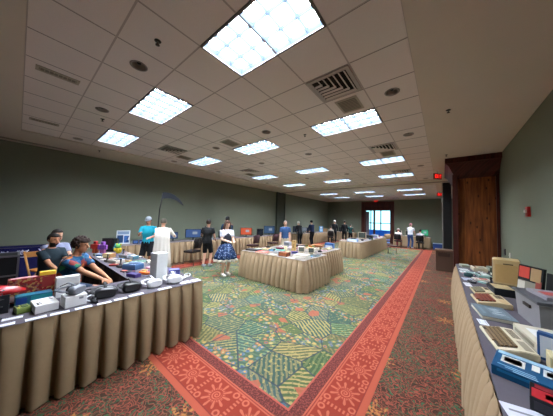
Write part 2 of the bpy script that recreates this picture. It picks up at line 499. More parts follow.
def make_can():
    t = thing('recessed_downlight', '', 'downlight')
    MB().lathe([(.078, .004), (.079, -.004), (.098, -.006), (.1, 0), (.078, .004)], 24).build('trim_ring', mat('#8f8a85', .35, .3), t)
    MB().lathe([(.077, .0), (.062, .06), (.045, .11), (.001, .115)], 24).build('reflector', mat('#b5aca0', .28, .7, spec=.5), t); rf = t.children[-1]
    MB().lathe([(.001, .02), (.02, .024), (.03, .05), (.03, .1)], 16).build('bulb', mat('#26221e', .3), rf)
    return t
C0 = make_can()
rown = {1: 'first', 5: 'second', 8: 'third', 13: 'fourth', 17: 'fifth'}
for k, (x, y, f, i, j) in enumerate(CANS):
    t = C0 if k == 0 else copy_tree(C0)
    t.location = (x, y, ZC + REC)
    cn = {0: 'along the left wall', 4: 'left of the middle lights', 7: 'right of the middle lights', 11: 'along the aisle'}[i]
    where = f'{rown[j]} one from the camera' if f == 'a' else ('nearer one past the partition track' if j == 4 else 'farther one past the partition track')
    tag(t, f'unlit round downlight {cn}, {where}', 'downlight', 'unlit recessed downlights')

# air diffusers with stepped louvres, plain return grilles, sprinkler heads
def make_vent():
    t = thing('air_diffuser', '', 'air vent')
    w = TS - .03
    f = MB()
    for sx, sy, lx, ly in ((0, 1, w, .05), (0, -1, w, .05), (1, 0, .05, w - .1), (-1, 0, .05, w - .1)):
        f.box((sx * (w / 2 - .025), sy * (w / 2 - .025), -.006), (lx, ly, .012))
    f.build('frame', mat('#aaa49d', .5), t)
    MB().box((0, 0, -.002), (w - .1, w - .1, .004)).build('backing', mat('#15130f', .8), t)
    # square slats nested towards one corner
    for k in range(6):
        s = MB(); q = (w - .12) * (1 - k / 6.5); c0 = -(w - .12) / 2
        s.box((c0 + q / 2, c0 + q - .012, -.014), (q, .03, .004), rx=R(-35))
        s.box((c0 + q - .012, c0 + q / 2 - .02, -.014), (.03, q - .03, .004), ry=R(35))
        s.build('slat', mat('#d8d0c8', .45), t)
    return t
V0 = make_vent()
for k, (i, j, nm) in enumerate(((10, 4, 'largest in view, right below the brightest light'), (10, 9, 'on the aisle side before the third row of lights'), (2, 4, 'near the left wall before the second row of lights'), (2, 9, 'near the left wall before the third row of lights'), (10, 14, 'farthest one on the aisle side'))):
    t = V0 if k == 0 else copy_tree(V0)
    t.location = (GX0 + (i + .5) * TS, GYA + (j + .5) * TS, ZC + REC); t.rotation_euler = (0, 0, R(0))
    tag(t, f'square slatted ceiling diffuser, {nm}', 'air vent', 'square ceiling diffusers')
def make_grille(w, d, n):
    t = thing('return_grille', '', 'air vent')
    f = MB()
    f.box((0, d / 2 - .015, -.005), (w, .03, .01)); f.box((0, -d / 2 + .015, -.005), (w, .03, .01)); f.box((w / 2 - .015, 0, -.005), (.03, d - .06, .01)); f.box((-w / 2 + .015, 0, -.005), (.03, d - .06, .01))
    f.build('frame', mat('#aca594', .5), t)
    MB().box((0, 0, -.0015), (w - .06, d - .06, .003)).build('backing', mat('#7c7668', .8), t)
    s = MB()
    for k in range(n): s.box((0, -d / 2 + .04 + (d - .08) * k / (n - 1), -.006), (w - .06, .005, .008))
    s.build('blades', mat('#a59d8c', .5), t)
    return t
for k, (x, y, w, d, nm) in enumerate(((-1.17, 3.27, .34, .42, 'small beige one just before the second light on the aisle side'), (-1.17, 6.25, .34, .42, 'small beige one before the third light on the aisle side'),
        (-4.12, .24, .14, .42, 'long narrow one near the front corner of the tiles'), (-6.52, .24, .14, .42, 'long narrow one at the front left corner of the tiles'),
        (-4.2, 3.27, .34, .42, 'small brown one before the second light of the middle column'), (-6.5, 3.27, .34, .42, 'small brown one before the second light near the left wall'), (-6.5, 6.2, .34, .42, 'small brown one before the third light near the left wall'))):
    t = make_grille(w, d, 9); t.location = (x, y, ZC + REC)
    tag(t, f'ceiling return grille, {nm}', 'air vent', 'small ceiling grilles')
t = make_grille(.14, 1.5, 24); t.location = (-8.7, .1, ZC)
tag(t, 'long slotted grille in the plain ceiling strip beside the left wall', 'air vent')
def make_sprinkler():
    t = thing('sprinkler_head', '', 'sprinkler')
    MB().lathe([(.001, 0), (.035, -.001), (.033, -.008), (.012, -.012), (.001, -.012)], 16).build('escutcheon', mat('#3c3833', .4, .5), t)
    s = MB(); s.cyl((0, 0, -.012), (0, 0, -.045), .008); s.lathe([(.001, -.05), (.022, -.05), (.022, -.046), (.001, -.045)], 12)
    s.build('nozzle', mat('#4b4640', .35, .7), t)
    return t
S0 = make_sprinkler()
for k, (x, y, z, nm) in enumerate(((-2.4, .84, ZC + REC, 'between the brightest light and a downlight'), (.08, 4.29, ZC, 'alone on the plain ceiling on the right'), (-2.38, 3.89, ZC + REC, 'left of the aisle side second light'), (-5.3, .95, ZC + REC, 'between the two front left lights'), (.08, 7.1, ZC, 'in front of the wood cabinet cornice'), (-7.9, 1.4, ZC, 'on the plain strip beside the left wall'))):
    t = S0 if k == 0 else copy_tree(S0)
    t.location = (x, y, z + .004); tag(t, f'small dark ceiling sprinkler head {nm}', 'sprinkler', 'ceiling sprinkler heads')
# ------------------------------------------------------------------ back door and lobby beyond
t = thing('door_1', '', 'door', ((DX0 + DX1) / 2, YB, 0)); t['kind'] = 'structure'; del t['category']; del t['label']
w = DX1 - DX0
m = MB()
for s in (-1, 1): m.box((s * (w / 2 + .13), -.04, (ZC - .1) / 2), (.30, .10, ZC - .1))
m.box((0, -.04, DZ + .38), (w - .04, .10, .76)); m.box((-w * .06 - .12, .02, DZ / 2), (.14, .14, DZ))
m.build('door_frame', DARKWOOD, t)
m = MB(); m.box((-w / 2 + .22, .03, 1.34), (.30, .04, 2.6)); m.build('side_panel', mat('#77767f', .3), t)
m = MB(); m.box((-w / 2 + .06, .03, DZ / 2), (.06, .06, DZ)); m.build('stile', DARKWOOD, t)
LB = YB + .12
struct(MB().box(((DX0 + DX1) / 2, LB + 4, -.05), (9, 8, .1)).build('lobby_floor', mat('#2f6fc4', .5)))
m = MB(); m.box(((DX0 + DX1) / 2, LB + 8.05, 2.2), (9, .1, 4.6))
for s in (-1, 1): m.box(((DX0 + DX1) / 2 + s * 4.55, LB + 4, 2.2), (.1, 8, 4.6))
struct(m.build('lobby_wall', mat('#8fa7b4', .7)))
struct(MB().box(((DX0 + DX1) / 2, LB + 4, 3.65), (9, 8, .1)).build('lobby_ceiling', mat('#9aa4aa', .7)))
wn = thing('window_1', '', 'window', (-5.3, LB + 7.9, 0)); wn['kind'] = 'structure'; del wn['category']; del wn['label']
MB().box((0, 0, 1.95), (5.6, .03, 2.3)).build('pane', glow('#9fe2ee', 1.7), wn)
m = MB()
for k in range(6): m.box((-2.8 + 1.12 * k, -.06, 1.95), (.12, .08, 2.4))
for z in (.75, 1.6, 3.15): m.box((0, -.06, z), (5.7, .09, .1))
m.build('window_frame', mat('#2d4a55', .5), wn)
lt = bpy.data.lights.new('lobby_fill_lamp', 'AREA'); lt.energy = 110; lt.color = (.55, .8, 1.); lt.shape = 'RECTANGLE'; lt.size = 5; lt.size_y = 4  # unseen area lamp added under the lobby ceiling to light the blue floor
lo = bpy.data.objects.new('lobby_fill_lamp', lt); COL.objects.link(lo); lo.location = (-4.6, LB + 4, 3.55)
t = thing('low_wall_counter', 'bright blue counter seen through the back doorway', 'counter', (-4.6, LB + 4.5, 0))
MB().box((0, 0, .42), (3.4, .5, .84)).build('body', mat('#3f8fe0', .5), t)
MB().box((0, 0, .86), (3.5, .6, .04)).build('top', mat('#5aa8ee', .4), t)

def exit_sign(loc, rz, label, stem=.12):
    t = thing('exit_sign', label, 'exit sign', loc, rz)
    MB().box((0, 0, -stem - .1), (.32, .05, .2), bev=.006).build('sign_box', mat('#3a1614', .4), t)
    if stem: MB().cyl((0, 0, 0), (0, 0, -stem), .012).build('stem', mat('#b9b4ac', .4), t)
    L = {'E': ((0, 0, .2, 1), (0, 0, 1, .2), (0, .4, .8, .6), (0, .8, 1, 1)), 'I': ((.4, 0, .6, 1),), 'T': ((.4, 0, .6, 1), (0, .8, 1, 1))}
    for side in (-1, 1):
        m = MB()
        for k, ch in enumerate('EXIT'):
            cw, chh, x0, z0 = .052, .12, -.135 + k * .07, -stem - .16
            if ch == 'X':
                for sg in (-1, 1): m.box((side * -1 * (x0 + cw / 2), side * .027, z0 + chh / 2), (.014, .004, .135), ry=sg * R(24))
            else:
                for (a, b, c, d) in L[ch]:
                    m.box((side * -1 * (x0 + (a + c) / 2 * cw), side * .027, z0 + (b + d) / 2 * chh), ((c - a) * cw, .004, (d - b) * chh))
        m.build('exit_lettering', glow('#ff2a22', 1.2), t)
    return t
exit_sign((-.14, 9.0, ZC), R(52), 'red lit EXIT sign hanging from the ceiling left of the wood cabinet')
exit_sign((-.15, 14.6, ZC), R(50), 'smaller looking red EXIT sign hanging farther back above the aisle')
exit_sign((-4.5, YB - .115, 3.62), 0, 'red lit EXIT sign mounted over the bright back doorway', .0)

# ------------------------------------------------------------------ wood cabinet holding the folded partition
CY = 7.92
t = thing('partition_cabinet', 'tall knotty wood cabinet with dark cornice against the right wall', 'cabinet', (0, 0, 0))
m = MB(); m.box((.745, CY + 1.0, 1.6), (.84, 2.0, 3.2)); m.build('body', PANELWOOD, t)
m = MB(); m.box((.275, CY - .02, 1.58), (.12, .12, 3.16)); m.box((1.13, CY - .015, 1.58), (.06, .05, 3.16)); m.build('corner_post', DARKWOOD, t)
m = MB()
lx = [( .30, CY, 3.04), (.27, CY - .06, 3.10), (.24, CY - .08, 3.16), (.13, CY - .30, 3.38), (.08, CY - .36, 3.42), (.05, CY - .42, 3.44), (.05, CY - .42, 3.575)]
rings = []
for (x, y, z) in lx: rings.append([(x, CY + 2.0, z), (x, y, z), (1.165, y, z)])
m.loft(rings, closed=False, smooth=False); m.poly([(.05, CY - .42, 3.575), (.05, CY + 2, 3.575), (1.165, CY + 2, 3.575), (1.165, CY - .42, 3.575)])
m.build('cornice', DARKWOOD, t)
m = MB(); m.box((.73, CY - .03, .08), (.8, .06, .16)); m.build('plinth', DARKWOOD, t)
t = thing('folding_partition', 'tall black stacked partition panels beside the wood cabinet', 'partition', (.1, 10.5, 0))
for k in range(4): MB().box((.02, k * .22, 1.68), (.26, .20, 3.34), bev=.01).build('panel', mat('#121212', .7), t)
MB().box((-.125, -.02, 1.68), (.025, .10, 3.34)).build('edge_trim', mat('#8b8880', .4), t)
t = thing('waste_receptacle', 'brown boxy waste receptacle standing by the aisle before the black panels', 'bin', (.01, 10.1, 0))
m = MB(); m.box((0, 0, .36), (.50, .46, .72), bev=.012); m.build('body', mat('#4f3d31', .5), t)
m = MB(); m.box((0, 0, .75), (.54, .50, .06), bev=.015); m.build('top', mat('#6a5444', .45), t)
m = MB(); m.box((0, -.236, .60), (.34, .012, .14)); m.build('flap', mat('#3a2c23', .4), t)

# wall devices
t = thing('fire_alarm', 'red fire alarm strobe on the right wall', 'fire alarm', (XR, 5.55, 1.98))
MB().box((-.02, 0, 0), (.04, .12, .17), bev=.006).build('body', mat('#b5251f', .4), t)
MB().box((-.05, 0, .01), (.03, .06, .05), bev=.006).build('strobe', mat('#e6e0d2', .2), t)
m = MB()
for k in range(4): m.box((-.042, 0, -.035 - k * .012), (.004, .08, .005))
m.build('horn_slots', mat('#5d1411', .5), t)
t = thing('wall_outlet', 'black square wall outlet beside the cabinet', 'outlet', (XR, 7.5, 1.09))
MB().box((-.008, 0, 0), (.016, .13, .15), bev=.004).build('plate', mat('#17191c', .4), t)
MB().box((-.018, 0, .03), (.006, .04, .035)).build('socket', mat('#35383c', .4), t)
MB().box((-.018, 0, -.03), (.006, .04, .035)).build('socket', mat('#35383c', .4), t)
t = thing('light_switch', 'white narrow switch plate right of the black outlet', 'switch', (XR, 7.0, 1.06))
MB().box((-.006, 0, 0), (.012, .07, .115), bev=.003).build('plate', mat('#c9c6bb', .4), t)
MB().box((-.016, 0, 0), (.012, .012, .025)).build('toggle', mat('#e2dfd4', .4), t)

# ------------------------------------------------------------------ tables with pleated skirts
TH = .75
SKIRT = mat('#877459', .85, noise=.05, nscale=40., spec=.1)
SKIRT2 = mat('#998468', .85, noise=.05, nscale=40., spec=.1)
CLOTH = mat('#5a555c', .8, noise=.05, nscale=30., spec=.1)
BLACKSK = mat('#211d1f', .8, noise=.1, nscale=20., spec=.15)
NAVY = mat('#1d1c48', .8, noise=.08, nscale=14., spec=.1)
def skirt_mesh(pts, z1, z0=.012, pleat=.15, amp=.035, seed=0):
    """pleated cloth along an open outline; pts listed so the outside is on the right hand"""
    rg = random.Random(seed); m = MB(); path = []
    for a, b in zip(pts, pts[1:]):
        a, b = Vector(a), Vector(b); d = b - a; L = d.length; d.normalize(); nrm = Vector((d.y, -d.x))
        n = max(2, round(L / pleat)); e = L / n
        for k in range(n):
            j = [rg.uniform(-.1, .1) for _ in range(2)]
            q_ = 1 + 2 * j[0]
            for fr, of in ((0, -1.1), (.13, -1.0), (.10, -.25), (.15, .4), (.30 + .4 * j[1], 1. * q_), (.52, .75 * q_), (.82, .05), (.93, -.5), (.92, -.95)):
                path.append((a + d * e * (k + fr), nrm, of))
        path.append((b, nrm, -.9))
    rows = []
    for zf in (0, .06, .11, .22, .45, .75, 1.):
        q = []
        k = amp * .72 * (.06 if zf < .07 else .10 + .9 * min(1., (zf - .05) * 1.7) ** .7)
        for (p, nr, of) in path:
            o = k * of + .006 + k * 1.0
            z = z1 + (z0 - z1) * zf + (.010 * math.sin(of * 3) * (zf == 1.))
            q.append((p.x + nr.x * o, p.y + nr.y * o, z))
        rows.append(q)
    m.loft(rows, closed=False, smooth=True); return m
def skirted_table(label, x0, y0, x1, y1, sides, group=None, skm=SKIRT, clm=CLOTH, pleat=.15, amp=.035, h=TH, seed=1, runs=None):
    """sides: string of n/e/s/w sides that wear a skirt, in walking order"""
    cx, cy = (x0 + x1) / 2, (y0 + y1) / 2; w, d = x1 - x0, y1 - y0
    t = thing('skirted_table', label, 'table', (cx, cy, 0), 0, group)
    MB().box((0, 0, h - .018), (w, d, .03), bev=.006).build('tabletop', mat('#8d8478', .6), t)
    MB().box((0, 0, h - .0015), (w + .008, d + .008, .003)).build('tablecloth', clm, t)
    P = {'s': ((-w / 2, -d / 2), (w / 2, -d / 2)), 'e': ((w / 2, -d / 2), (w / 2, d / 2)), 'n': ((w / 2, d / 2), (-w / 2, d / 2)), 'w': ((-w / 2, d / 2), (-w / 2, -d / 2))}
    for run in sides.split():
        pts = [P[run[0]][0]] + [P[c][1] for c in run]
        skirt_mesh(pts, h - .002, pleat=pleat, amp=amp, seed=seed).build('skirt', skm, t, recalc=False)
    for sx in (-1, 1):
        for sy in (-1, 1):
            l = MB(); l.cyl((sx * (w / 2 - .09), sy * (d / 2 - .09), 0), (sx * (w / 2 - .09), sy * (d / 2 - .09), h - .034), .016, n=8)
            l.build('leg', mat('#3c3c3c', .4, .5), t)
    return t
FT = skirted_table('long beige skirted display table at the lower left, white headsets on it', -3.65, -1.4, -2.865, 1.82, 'se', pleat=.17, amp=.075)
ls = skirt_mesh([(-.395, 1.0), (-.395, 1.45)], TH - .002)  # short return on the inner corner
ls.bm.free()
skirt_mesh([(.39, 1.61), (-.39, 1.61)], TH - .002, pleat=.17, amp=.04).build('skirt', SKIRT, FT, recalc=False)
T2 = skirted_table('cluttered display table with black inner skirt behind the seated men', -7.0, 1.10, -3.69, 1.85, '', seed=2)
skirt_mesh([(-1.655, -.375), (1.655, -.375)], TH - .002, pleat=.4, amp=.012).build('skirt', BLACKSK, T2, recalc=False)
skirt_mesh([(1.655, .375), (-1.655, .375), (-1.655, -.375)], TH - .002).build('skirt', SKIRT, T2, recalc=False)
RT = skirted_table('long beige skirted table of old computers along the right wall', .235, .2, 1.12, 6.86, 'n w', pleat=.15, amp=.07, seed=4, skm=SKIRT2)
G1 = 'islands of skirted tables'
skirted_table('beige skirted island table nearest the aisle, with brown box at its corner', -4.76, 4.29, -2.58, 5.55, 'wse', G1, SKIRT2, mat('#7d746c', .8), seed=5, pleat=.16, amp=.095)
skirted_table('beige skirted island table just behind the nearest island', -4.76, 5.68, -2.80, 7.15, 'enw', G1, SKIRT2, mat('#7d746c', .8), seed=6, pleat=.16, amp=.095)
skirted_table('beige skirted island table farthest back, in front of the doorway', -4.0, 9.95, -2.98, 15.4, 'senw', G1, SKIRT2, mat('#8d8580', .8), seed=7, pleat=.18, amp=.06)
G2 = 'computer tables along the left wall'
for k, (a, b, s) in enumerate(((2.0, 4.05, 'first, holding the white poster sign'), (4.1, 6.5, 'second, behind the man in black'), (6.55, 9.0, 'third, holding the orange screen'), (9.05, 11.0, 'fourth, just before the pilaster'), (12.1, 14.6, 'fifth, just beyond the pilaster'), (14.65, 17.9, 'sixth, in the far left corner'))):
    skirted_table(f'beige skirted table along the left wall, {s}', -8.46, a, -7.72, b, 'se', G2, SKIRT2, mat('#756d70', .8), pleat=.2, amp=.085, seed=10 + k)
skirted_table('beige skirted table at the back wall right of the doorway', -2.95, 18.0, -.72, 18.75, 'wse', None, SKIRT2, mat('#8d8580', .8), pleat=.2, seed=20)
skirted_table('long skirted table in the dark far left corner of the back wall', -8.0, 18.1, -6.0, 18.85, 'wse', None, SKIRT2, mat('#8d8580', .8), pleat=.2, seed=21)
# navy covered table with white scrawl in the left corner
t = skirted_table('navy cloth covered low table with white graffiti scrawl by the left wall', -8.9, -1.6, -8.42, 1.05, '', None, NAVY, NAVY, h=.8)
MB().box((.245, 0, .395), (.012, 2.66, .79)).build('banner_cloth', NAVY, t)
rg = random.Random(3)
for k in range(9):
    y = -.3 + k * .15 + .85; y = .35 + k * .10
    m = MB(); z = .66 + rg.uniform(-.06, .05); pts = []
    for q in range(9):
        pts.append(((.256, y + .07 * math.cos(q * 1.9 + k) - .3, z + .06 * math.sin(q * 2.3 + k * 2)), .011))
    m.tube(pts, 6); m.build('white_scrawl', mat('#c9cbe0', .6), t)
m = MB(); m.tube([((.256, .35 + q * .07, .56 - .012 * math.sin(q)), .012) for q in range(8)], 6); m.build('white_scrawl', mat('#b9bcd8', .6), t)

t = thing('road_case', 'black equipment case with grey metal edges left of the wooden chair', 'case', (-7.05, -.42, 0))
MB().box((0, 0, .42), (.6, .98, .78)).build('body', mat('#0d0d0f', .6), t)
m = MB(); e = .03
for z in (.045, .43, .81):
    for s in (-1, 1): m.box((s * .3, 0, z), (e, 1.0, e)); m.box((0, s * .49, z), (.6, e, e))
for sx in (-1, 1):
    for sy in (-1, 1): m.box((sx * .3, sy * .49, .43), (e, e, .78))
m.build('edge_frame', mat('#6e6c70', .35, .6), t)
m = MB(); m.box((.315, .1, .62), (.02, .18, .06), bev=.008); m.build('handle', mat('#4c4c50', .4, .5), t)

# ------------------------------------------------------------------ chairs
def banquet_chair(label, loc, rz, seatc='#2a2224', backc='#2a2224', group='banquet chairs', framec='#6a5a40'):
    t = thing('banquet_chair', label, 'chair', loc, rz, group)
    sm, bk, fm = mat(seatc, .8), mat(backc, .8), mat(framec, .35, .7)
    MB().box((0, 0, .45), (.44, .43, .07), bev=.025).build('seat', sm, t)
    m = MB(); rings = []
    for z, y, w in ((.56, -.20, .19), (.60, -.205, .205), (.78, -.235, .215), (.90, -.255, .20), (.94, -.262, .15)):
        rings.append([(-w, y - .022, z), (w, y - .022, z), (w, y + .022, z), (-w, y + .022, z)])
    m.loft(rings); m.build('backrest', bk, t)
    for s in (-1, 1):
        MB().tube([((s * .20, .19, .42), .012), ((s * .205, .21, 0), .012)], 8).build('leg', fm, t); MB().cyl((s * .205, .21, .0), (s * .205, .21, .025), .016, n=8).build('foot_cap', mat('#161616', .6), t.children[-1])
        MB().tube([((s * .20, -.19, .42), .012), ((s * .205, -.25, 0), .012)], 8).build('leg', fm, t); MB().cyl((s * .205, -.25, .0), (s * .205, -.25, .025), .016, n=8).build('foot_cap', mat('#161616', .6), t.children[-1])
        MB().tube([((s * .20, -.17, .42), .012), ((s * .21, -.21, .58), .012), ((s * .215, -.245, .80), .012)], 8).build('back_frame', fm, t)
    m = MB(); m.box((0, 0, .412), (.40, .38, .018)); m.build('seat_frame', fm, t)
    return t
# ------------------------------------------------------------------ people
SKIN = {'light': '#c99a80', 'tan': '#b5805f', 'pale': '#d3a890'}
EYE = mat('#1d1512', .3, noise=0); LIP = mat('#9a5a4c', .5, noise=0)
def ik(a, b, l1, l2, pole):
    a, b = Vector(a), Vector(b); d = b - a; L = min(d.length, (l1 + l2) * .995); d.normalize()
    x = (l1 * l1 - l2 * l2 + L * L) / (2 * L); h = math.sqrt(max(l1 * l1 - x * x, 0))
    p = Vector(pole); p = (p - d * p.dot(d)).normalized()
    return a + d * x + p * h, a + d * L
def hand_into(m, w, d, up, s, curl=.5, thumb=1):
    """palm and five bent fingers from wrist w along d; 'up' is the back of the hand"""
    d = d.normalized(); up = (up - d * up.dot(d)).normalized(); sd = d.cross(up)
    m.tube([(w, .026 * s, .02 * s), (w + d * .04 * s, .038 * s, .017 * s), (w + d * .085 * s, .040 * s, .015 * s)], 8, ref=sd)
    for k, ln in enumerate((.068, .078, .072, .055)):
        b = w + d * .08 * s + sd * (k - 1.5) * .02 * s
        d1 = (d - up * curl * .5).normalized(); d2 = (d - up * curl * 1.5).normalized()
        p1 = b + d1 * ln * .5 * s; p2 = p1 + d2 * ln * .5 * s
        m.tube([(b, .0095 * s), (p1, .009 * s), (p2, .0075 * s)], 6)
    b = w + d * .025 * s - sd * thumb * .03 * s; p1 = b + (d * .5 - sd * thumb * .8 - up * .2) * .04 * s; p2 = p1 + (d - sd * thumb * .1 - up * .3) * .03 * s
    m.tube([(b, .012 * s), (p1, .0105 * s), (p2, .008 * s)], 6)

def person(label, loc, face, S=1., sit=False, lean=0., skin='light', hl=None, hr=None, head=(0, 0), seat=.47,
           shirt='#222222', sleeve='short', shirtm=None, hem=-.06, trousers='#222222', tlen='long', skirt=None, robe=None,
           shoes='#202020', hair=('short', '#2a1c14'), cap=None, beard=None, vest=None, voxel=.011, bag=None, group=None):
    t = thing('person', label, 'person', loc, face - PI / 2, group)      # local +y is forward
    K = S; V = Vector
    a = R(lean); up = V((0, math.sin(a), math.cos(a))); fw = V((0, math.cos(a), -math.sin(a)))
    H = V((0, 0, seat + .07 if sit else .93 * K))
    sh = H + up * .49 * K; nk = H + up * .555 * K
    a2 = a * .45; up2 = V((0, math.sin(a2), math.cos(a2)))
    hc = nk + up2 * .145 * K + V((0, .03 * K, 0))
    hrot = Euler((R(-head[1]), 0, R(head[0])))
    SH = [sh + V((s * .175 * K, 0, 0)) for s in (-1, 1)]
    tg = [hl, hr]; el = []; wr = []
    for k, s in enumerate((-1, 1)):
        q = V(tg[k]) * K if tg[k] else SH[k] + V((s * .07, .06, -.52)) * K
        e, w_ = ik(SH[k], q, .285 * K, .255 * K, (s * .5, -1, -.35)); el.append(e); wr.append(w_)
    hips = [H + V((s * .088 * K, 0, -.02)) for s in (-1, 1)]; kn = []; an = []
    for k, s in enumerate((-1, 1)):
        if sit: ank = V((s * .12 * K, .40 * K + (.06 if s > 0 else -.02), .085))
        else: ank = V((s * .10 * K, (.05 if s > 0 else -.05) * K, .085))
        kk, aa = ik(hips[k], ank, .43 * K, .415 * K, (s * .15, 1, .2 if not sit else .9)); kn.append(kk); an.append(aa)
    def tor(m, g, z0=-.07, top=True):
        pts = [(H + up * z0 * K, (.150) * K + g, .105 * K + g)] if z0 < 0 else []
        pts += [(H, .160 * K + g, .112 * K + g), (H + up * .14 * K, .142 * K + g, .103 * K + g), (H + up * .33 * K, .165 * K + g, .118 * K + g), (H + up * .44 * K, .168 * K + g, .105 * K + g), (H + up * .505 * K, .125 * K + g, .078 * K + g)]
        if top: pts.append((H + up * .545 * K, .066 * K + g * .7, .062 * K + g * .7))
        m.tube(pts, 16)
    # body: one continuous skin surface
    b = MB(); tor(b, 0)
    b.tube([(H + up * .50 * K, .066 * K), (nk, .054 * K), (hc - up2 * .05 * K, .054 * K)], 10)
    hm = lambda v: hc + (hrot.to_matrix() @ V(v)) * K
    b.ell(hc + (hrot.to_matrix() @ V((0, -.008, .025))) * K, V((.076, .095, .095)) * K, 16, 12, hrot)
    b.ell(hm((0, .022, -.045)), V((.06, .068, .075)) * K, 14, 10, hrot)
    b.tube([(hm((0, .088, .02)), .010 * K), (hm((0, .108, -.018)), .016 * K), (hm((0, .092, -.03)), .012 * K)], 8)
    for s in (-1, 1): b.ell(hm((s * .079, -.005, -.005)), V((.012, .024, .034)) * K, 8, 6, hrot)
    for k, s in enumerate((-1, 1)):
        b.tube([(SH[k] - V((s * .05, 0, 0)), .06 * K), (SH[k], .054 * K), ((SH[k] + el[k]) / 2, .046 * K), (el[k], .039 * K), (el[k].lerp(wr[k], .35), .040 * K), (wr[k], .026 * K)], 10)
        d = wr[k] - el[k]; hand_into(b, wr[k], d, V((s * .4, -.1, 1)), K, .55, -s)
        b.tube([(hips[k], .092 * K), (hips[k].lerp(kn[k], .5), .075 * K), (kn[k], .055 * K), (kn[k].lerp(an[k], .3), .057 * K), (an[k], .038 * K)], 10)
        b.tube([(an[k] + V((0, -.04, -.03)), .036, .04), (an[k] + V((0, .06, -.045)), .042, .034), (an[k] + V((0, .15, -.06)), .036, .02)], 8, ref=(1, 0, 0))
    me = remesh(b, voxel, 3)
    sk = mat(SKIN[skin], .55, noise=.04); mats = [sk, EYE, LIP, mat(hair[1], .7)]
    eyes = [hm((s * .031, .082, .018)) for s in (-1, 1)]; brows = [hm((s * .031, .086, .042)) for s in (-1, 1)]; mouth = hm((0, .088, -.062))
    for p in me.polygons:
        c = V(p.center)
        if min((c - e).length for e in eyes) < .0105 * K: p.material_index = 1
        elif min((c - e).length for e in brows) < .009 * K: p.material_index = 3
        elif (c - mouth).length < .02 * K and abs((hrot.to_matrix().inverted() @ (c - mouth)).z) < .009 * K: p.material_index = 2
        elif beard:
            lc = hrot.to_matrix().inverted() @ ((c - hc) / K)
            if lc.z < -.045 and lc.y > -.01 and lc.z > -.14 and (lc.y > .0): p.material_index = 3
    link_mesh('body', me, mats, t)
    # shirt
    sm = shirtm or mat(shirt, .85, noise=.08, nscale=18.)
    m = MB(); g = .016; tor(m, g, hem)
    fr = {'short': .62, 'long': 1.0, 'none': 0}[sleeve]
    for k, s in enumerate((-1, 1)):
        pts = [(SH[k] - V((s * .06, 0, 0)), .066 * K), (SH[k], .068 * K)]
        if fr == .62: pts += [(SH[k].lerp(el[k], .7), .064 * K)]
        elif fr == 1.: pts += [((SH[k] + el[k]) / 2, .062 * K), (el[k], .054 * K), (wr[k], .042 * K)]
        if fr: m.tube(pts, 10)
    link_mesh('shirt', remesh(m, .016, 4), [sm], t)
    if vest:
        m = MB(); m.tube([(H + up * .02 * K, .182 * K, .134 * K), (H + up * .14 * K, .164 * K, .125 * K), (H + up * .33 * K, .178 * K, .142 * K), (H + up * .42 * K, .13 * K, .125 * K)], 16); m.build('vest', mat(vest, .8), t)
    # trousers
    if not skirt or skirt == 'robe':
        m = MB(); m.tube([(H + up * .06 * K, .160 * K + .012, .112 * K + .012), (H, .165 * K + .012, .118 * K + .012), (H - up * .09 * K, .15 * K + .012, .11 * K + .012)], 14)
        for k in range(2):
            e_ = an[k] if tlen == 'long' else kn[k].lerp(an[k], .05 if tlen == 'short' else .45)
            pts = [(hips[k] + V((0, 0, .02)), .10 * K), (hips[k].lerp(kn[k], .5), .086 * K), (kn[k], .070 * K)]
            if tlen == 'short': pts = [(hips[k] + V((0, 0, .02)), .10 * K), (hips[k].lerp(kn[k], .5), .092 * K), (kn[k] + V((0, 0, .02)), .088 * K)]
            else: pts.append((e_ + V((0, 0, .015)), .056 * K))
            m.tube(pts, 10)
        link_mesh('trousers', remesh(m, .016, 3), [mat(trousers, .85, noise=.1, nscale=12.)], t)
    if skirt and skirt != 'robe':
        m = MB(); rings = []
        for z, r0, am in ((.10, .15, 0), (.02, .19, .01), (-.14, .26, .03), (-.30, .315, .045), (-.40, .335, .05)):
            rings.append([((r0 + am * math.cos(k * 2 * PI / 6)) * math.cos(2 * PI * k / 72) * K, (r0 * .85 + am * math.cos(k * 2 * PI / 6)) * math.sin(2 * PI * k / 72) * K, H.z + z * K) for k in range(72)])
        m.loft(rings); m.build('skirt', skirt[0], t)
        m = MB(); rings = []
        for z, r0, am in ((-.385, .325, .05), (-.43, .335, .055), (-.47, .345, .06)):
            rings.append([((r0 + am * math.cos(k * 2 * PI / 6)) * math.cos(2 * PI * k / 72) * K, (r0 * .85 + am * math.cos(k * 2 * PI / 6)) * math.sin(2 * PI * k / 72) * K, H.z + z * K) for k in range(72)])
        m.loft(rings); m.build('skirt_trim', skirt[1], t)
    if robe:
        m = MB(); rings = []
        for z, rx, ry in ((1.38, .20, .14), (1.15, .20, .145), (.93, .215, .165), (.6, .25, .20), (.22, .29, .24)):
            rings.append([((rx + .012 * math.cos(k * 2 * PI / 5 * (z < 1))) * math.cos(2 * PI * k / 60) * K, (ry + .012 * math.cos(k * 2 * PI / 5 * (z < 1))) * math.sin(2 * PI * k / 60) * K, z * K) for k in range(60)])
        m.loft(rings); m.build('robe', mat(robe, .8, noise=.05), t)
    for k in range(2):
        m = MB(); q = an[k]
        m.tube([(q + V((0, -.055, -.03)), .036, .035), (q + V((0, -.01, -.04)), .046, .042), (q + V((0, .08, -.05)), .05, .034), (q + V((0, .16, -.055)), .046, .028), (q + V((0, .19, -.06)), .028, .018)], 12, ref=(1, 0, 0))
        m.ell(q + V((0, -.01, .0)), (.045, .05, .03), 10, 6)
        m.build('shoe', mat(shoes, .5), t)
    # hair
    st, hcx = hair
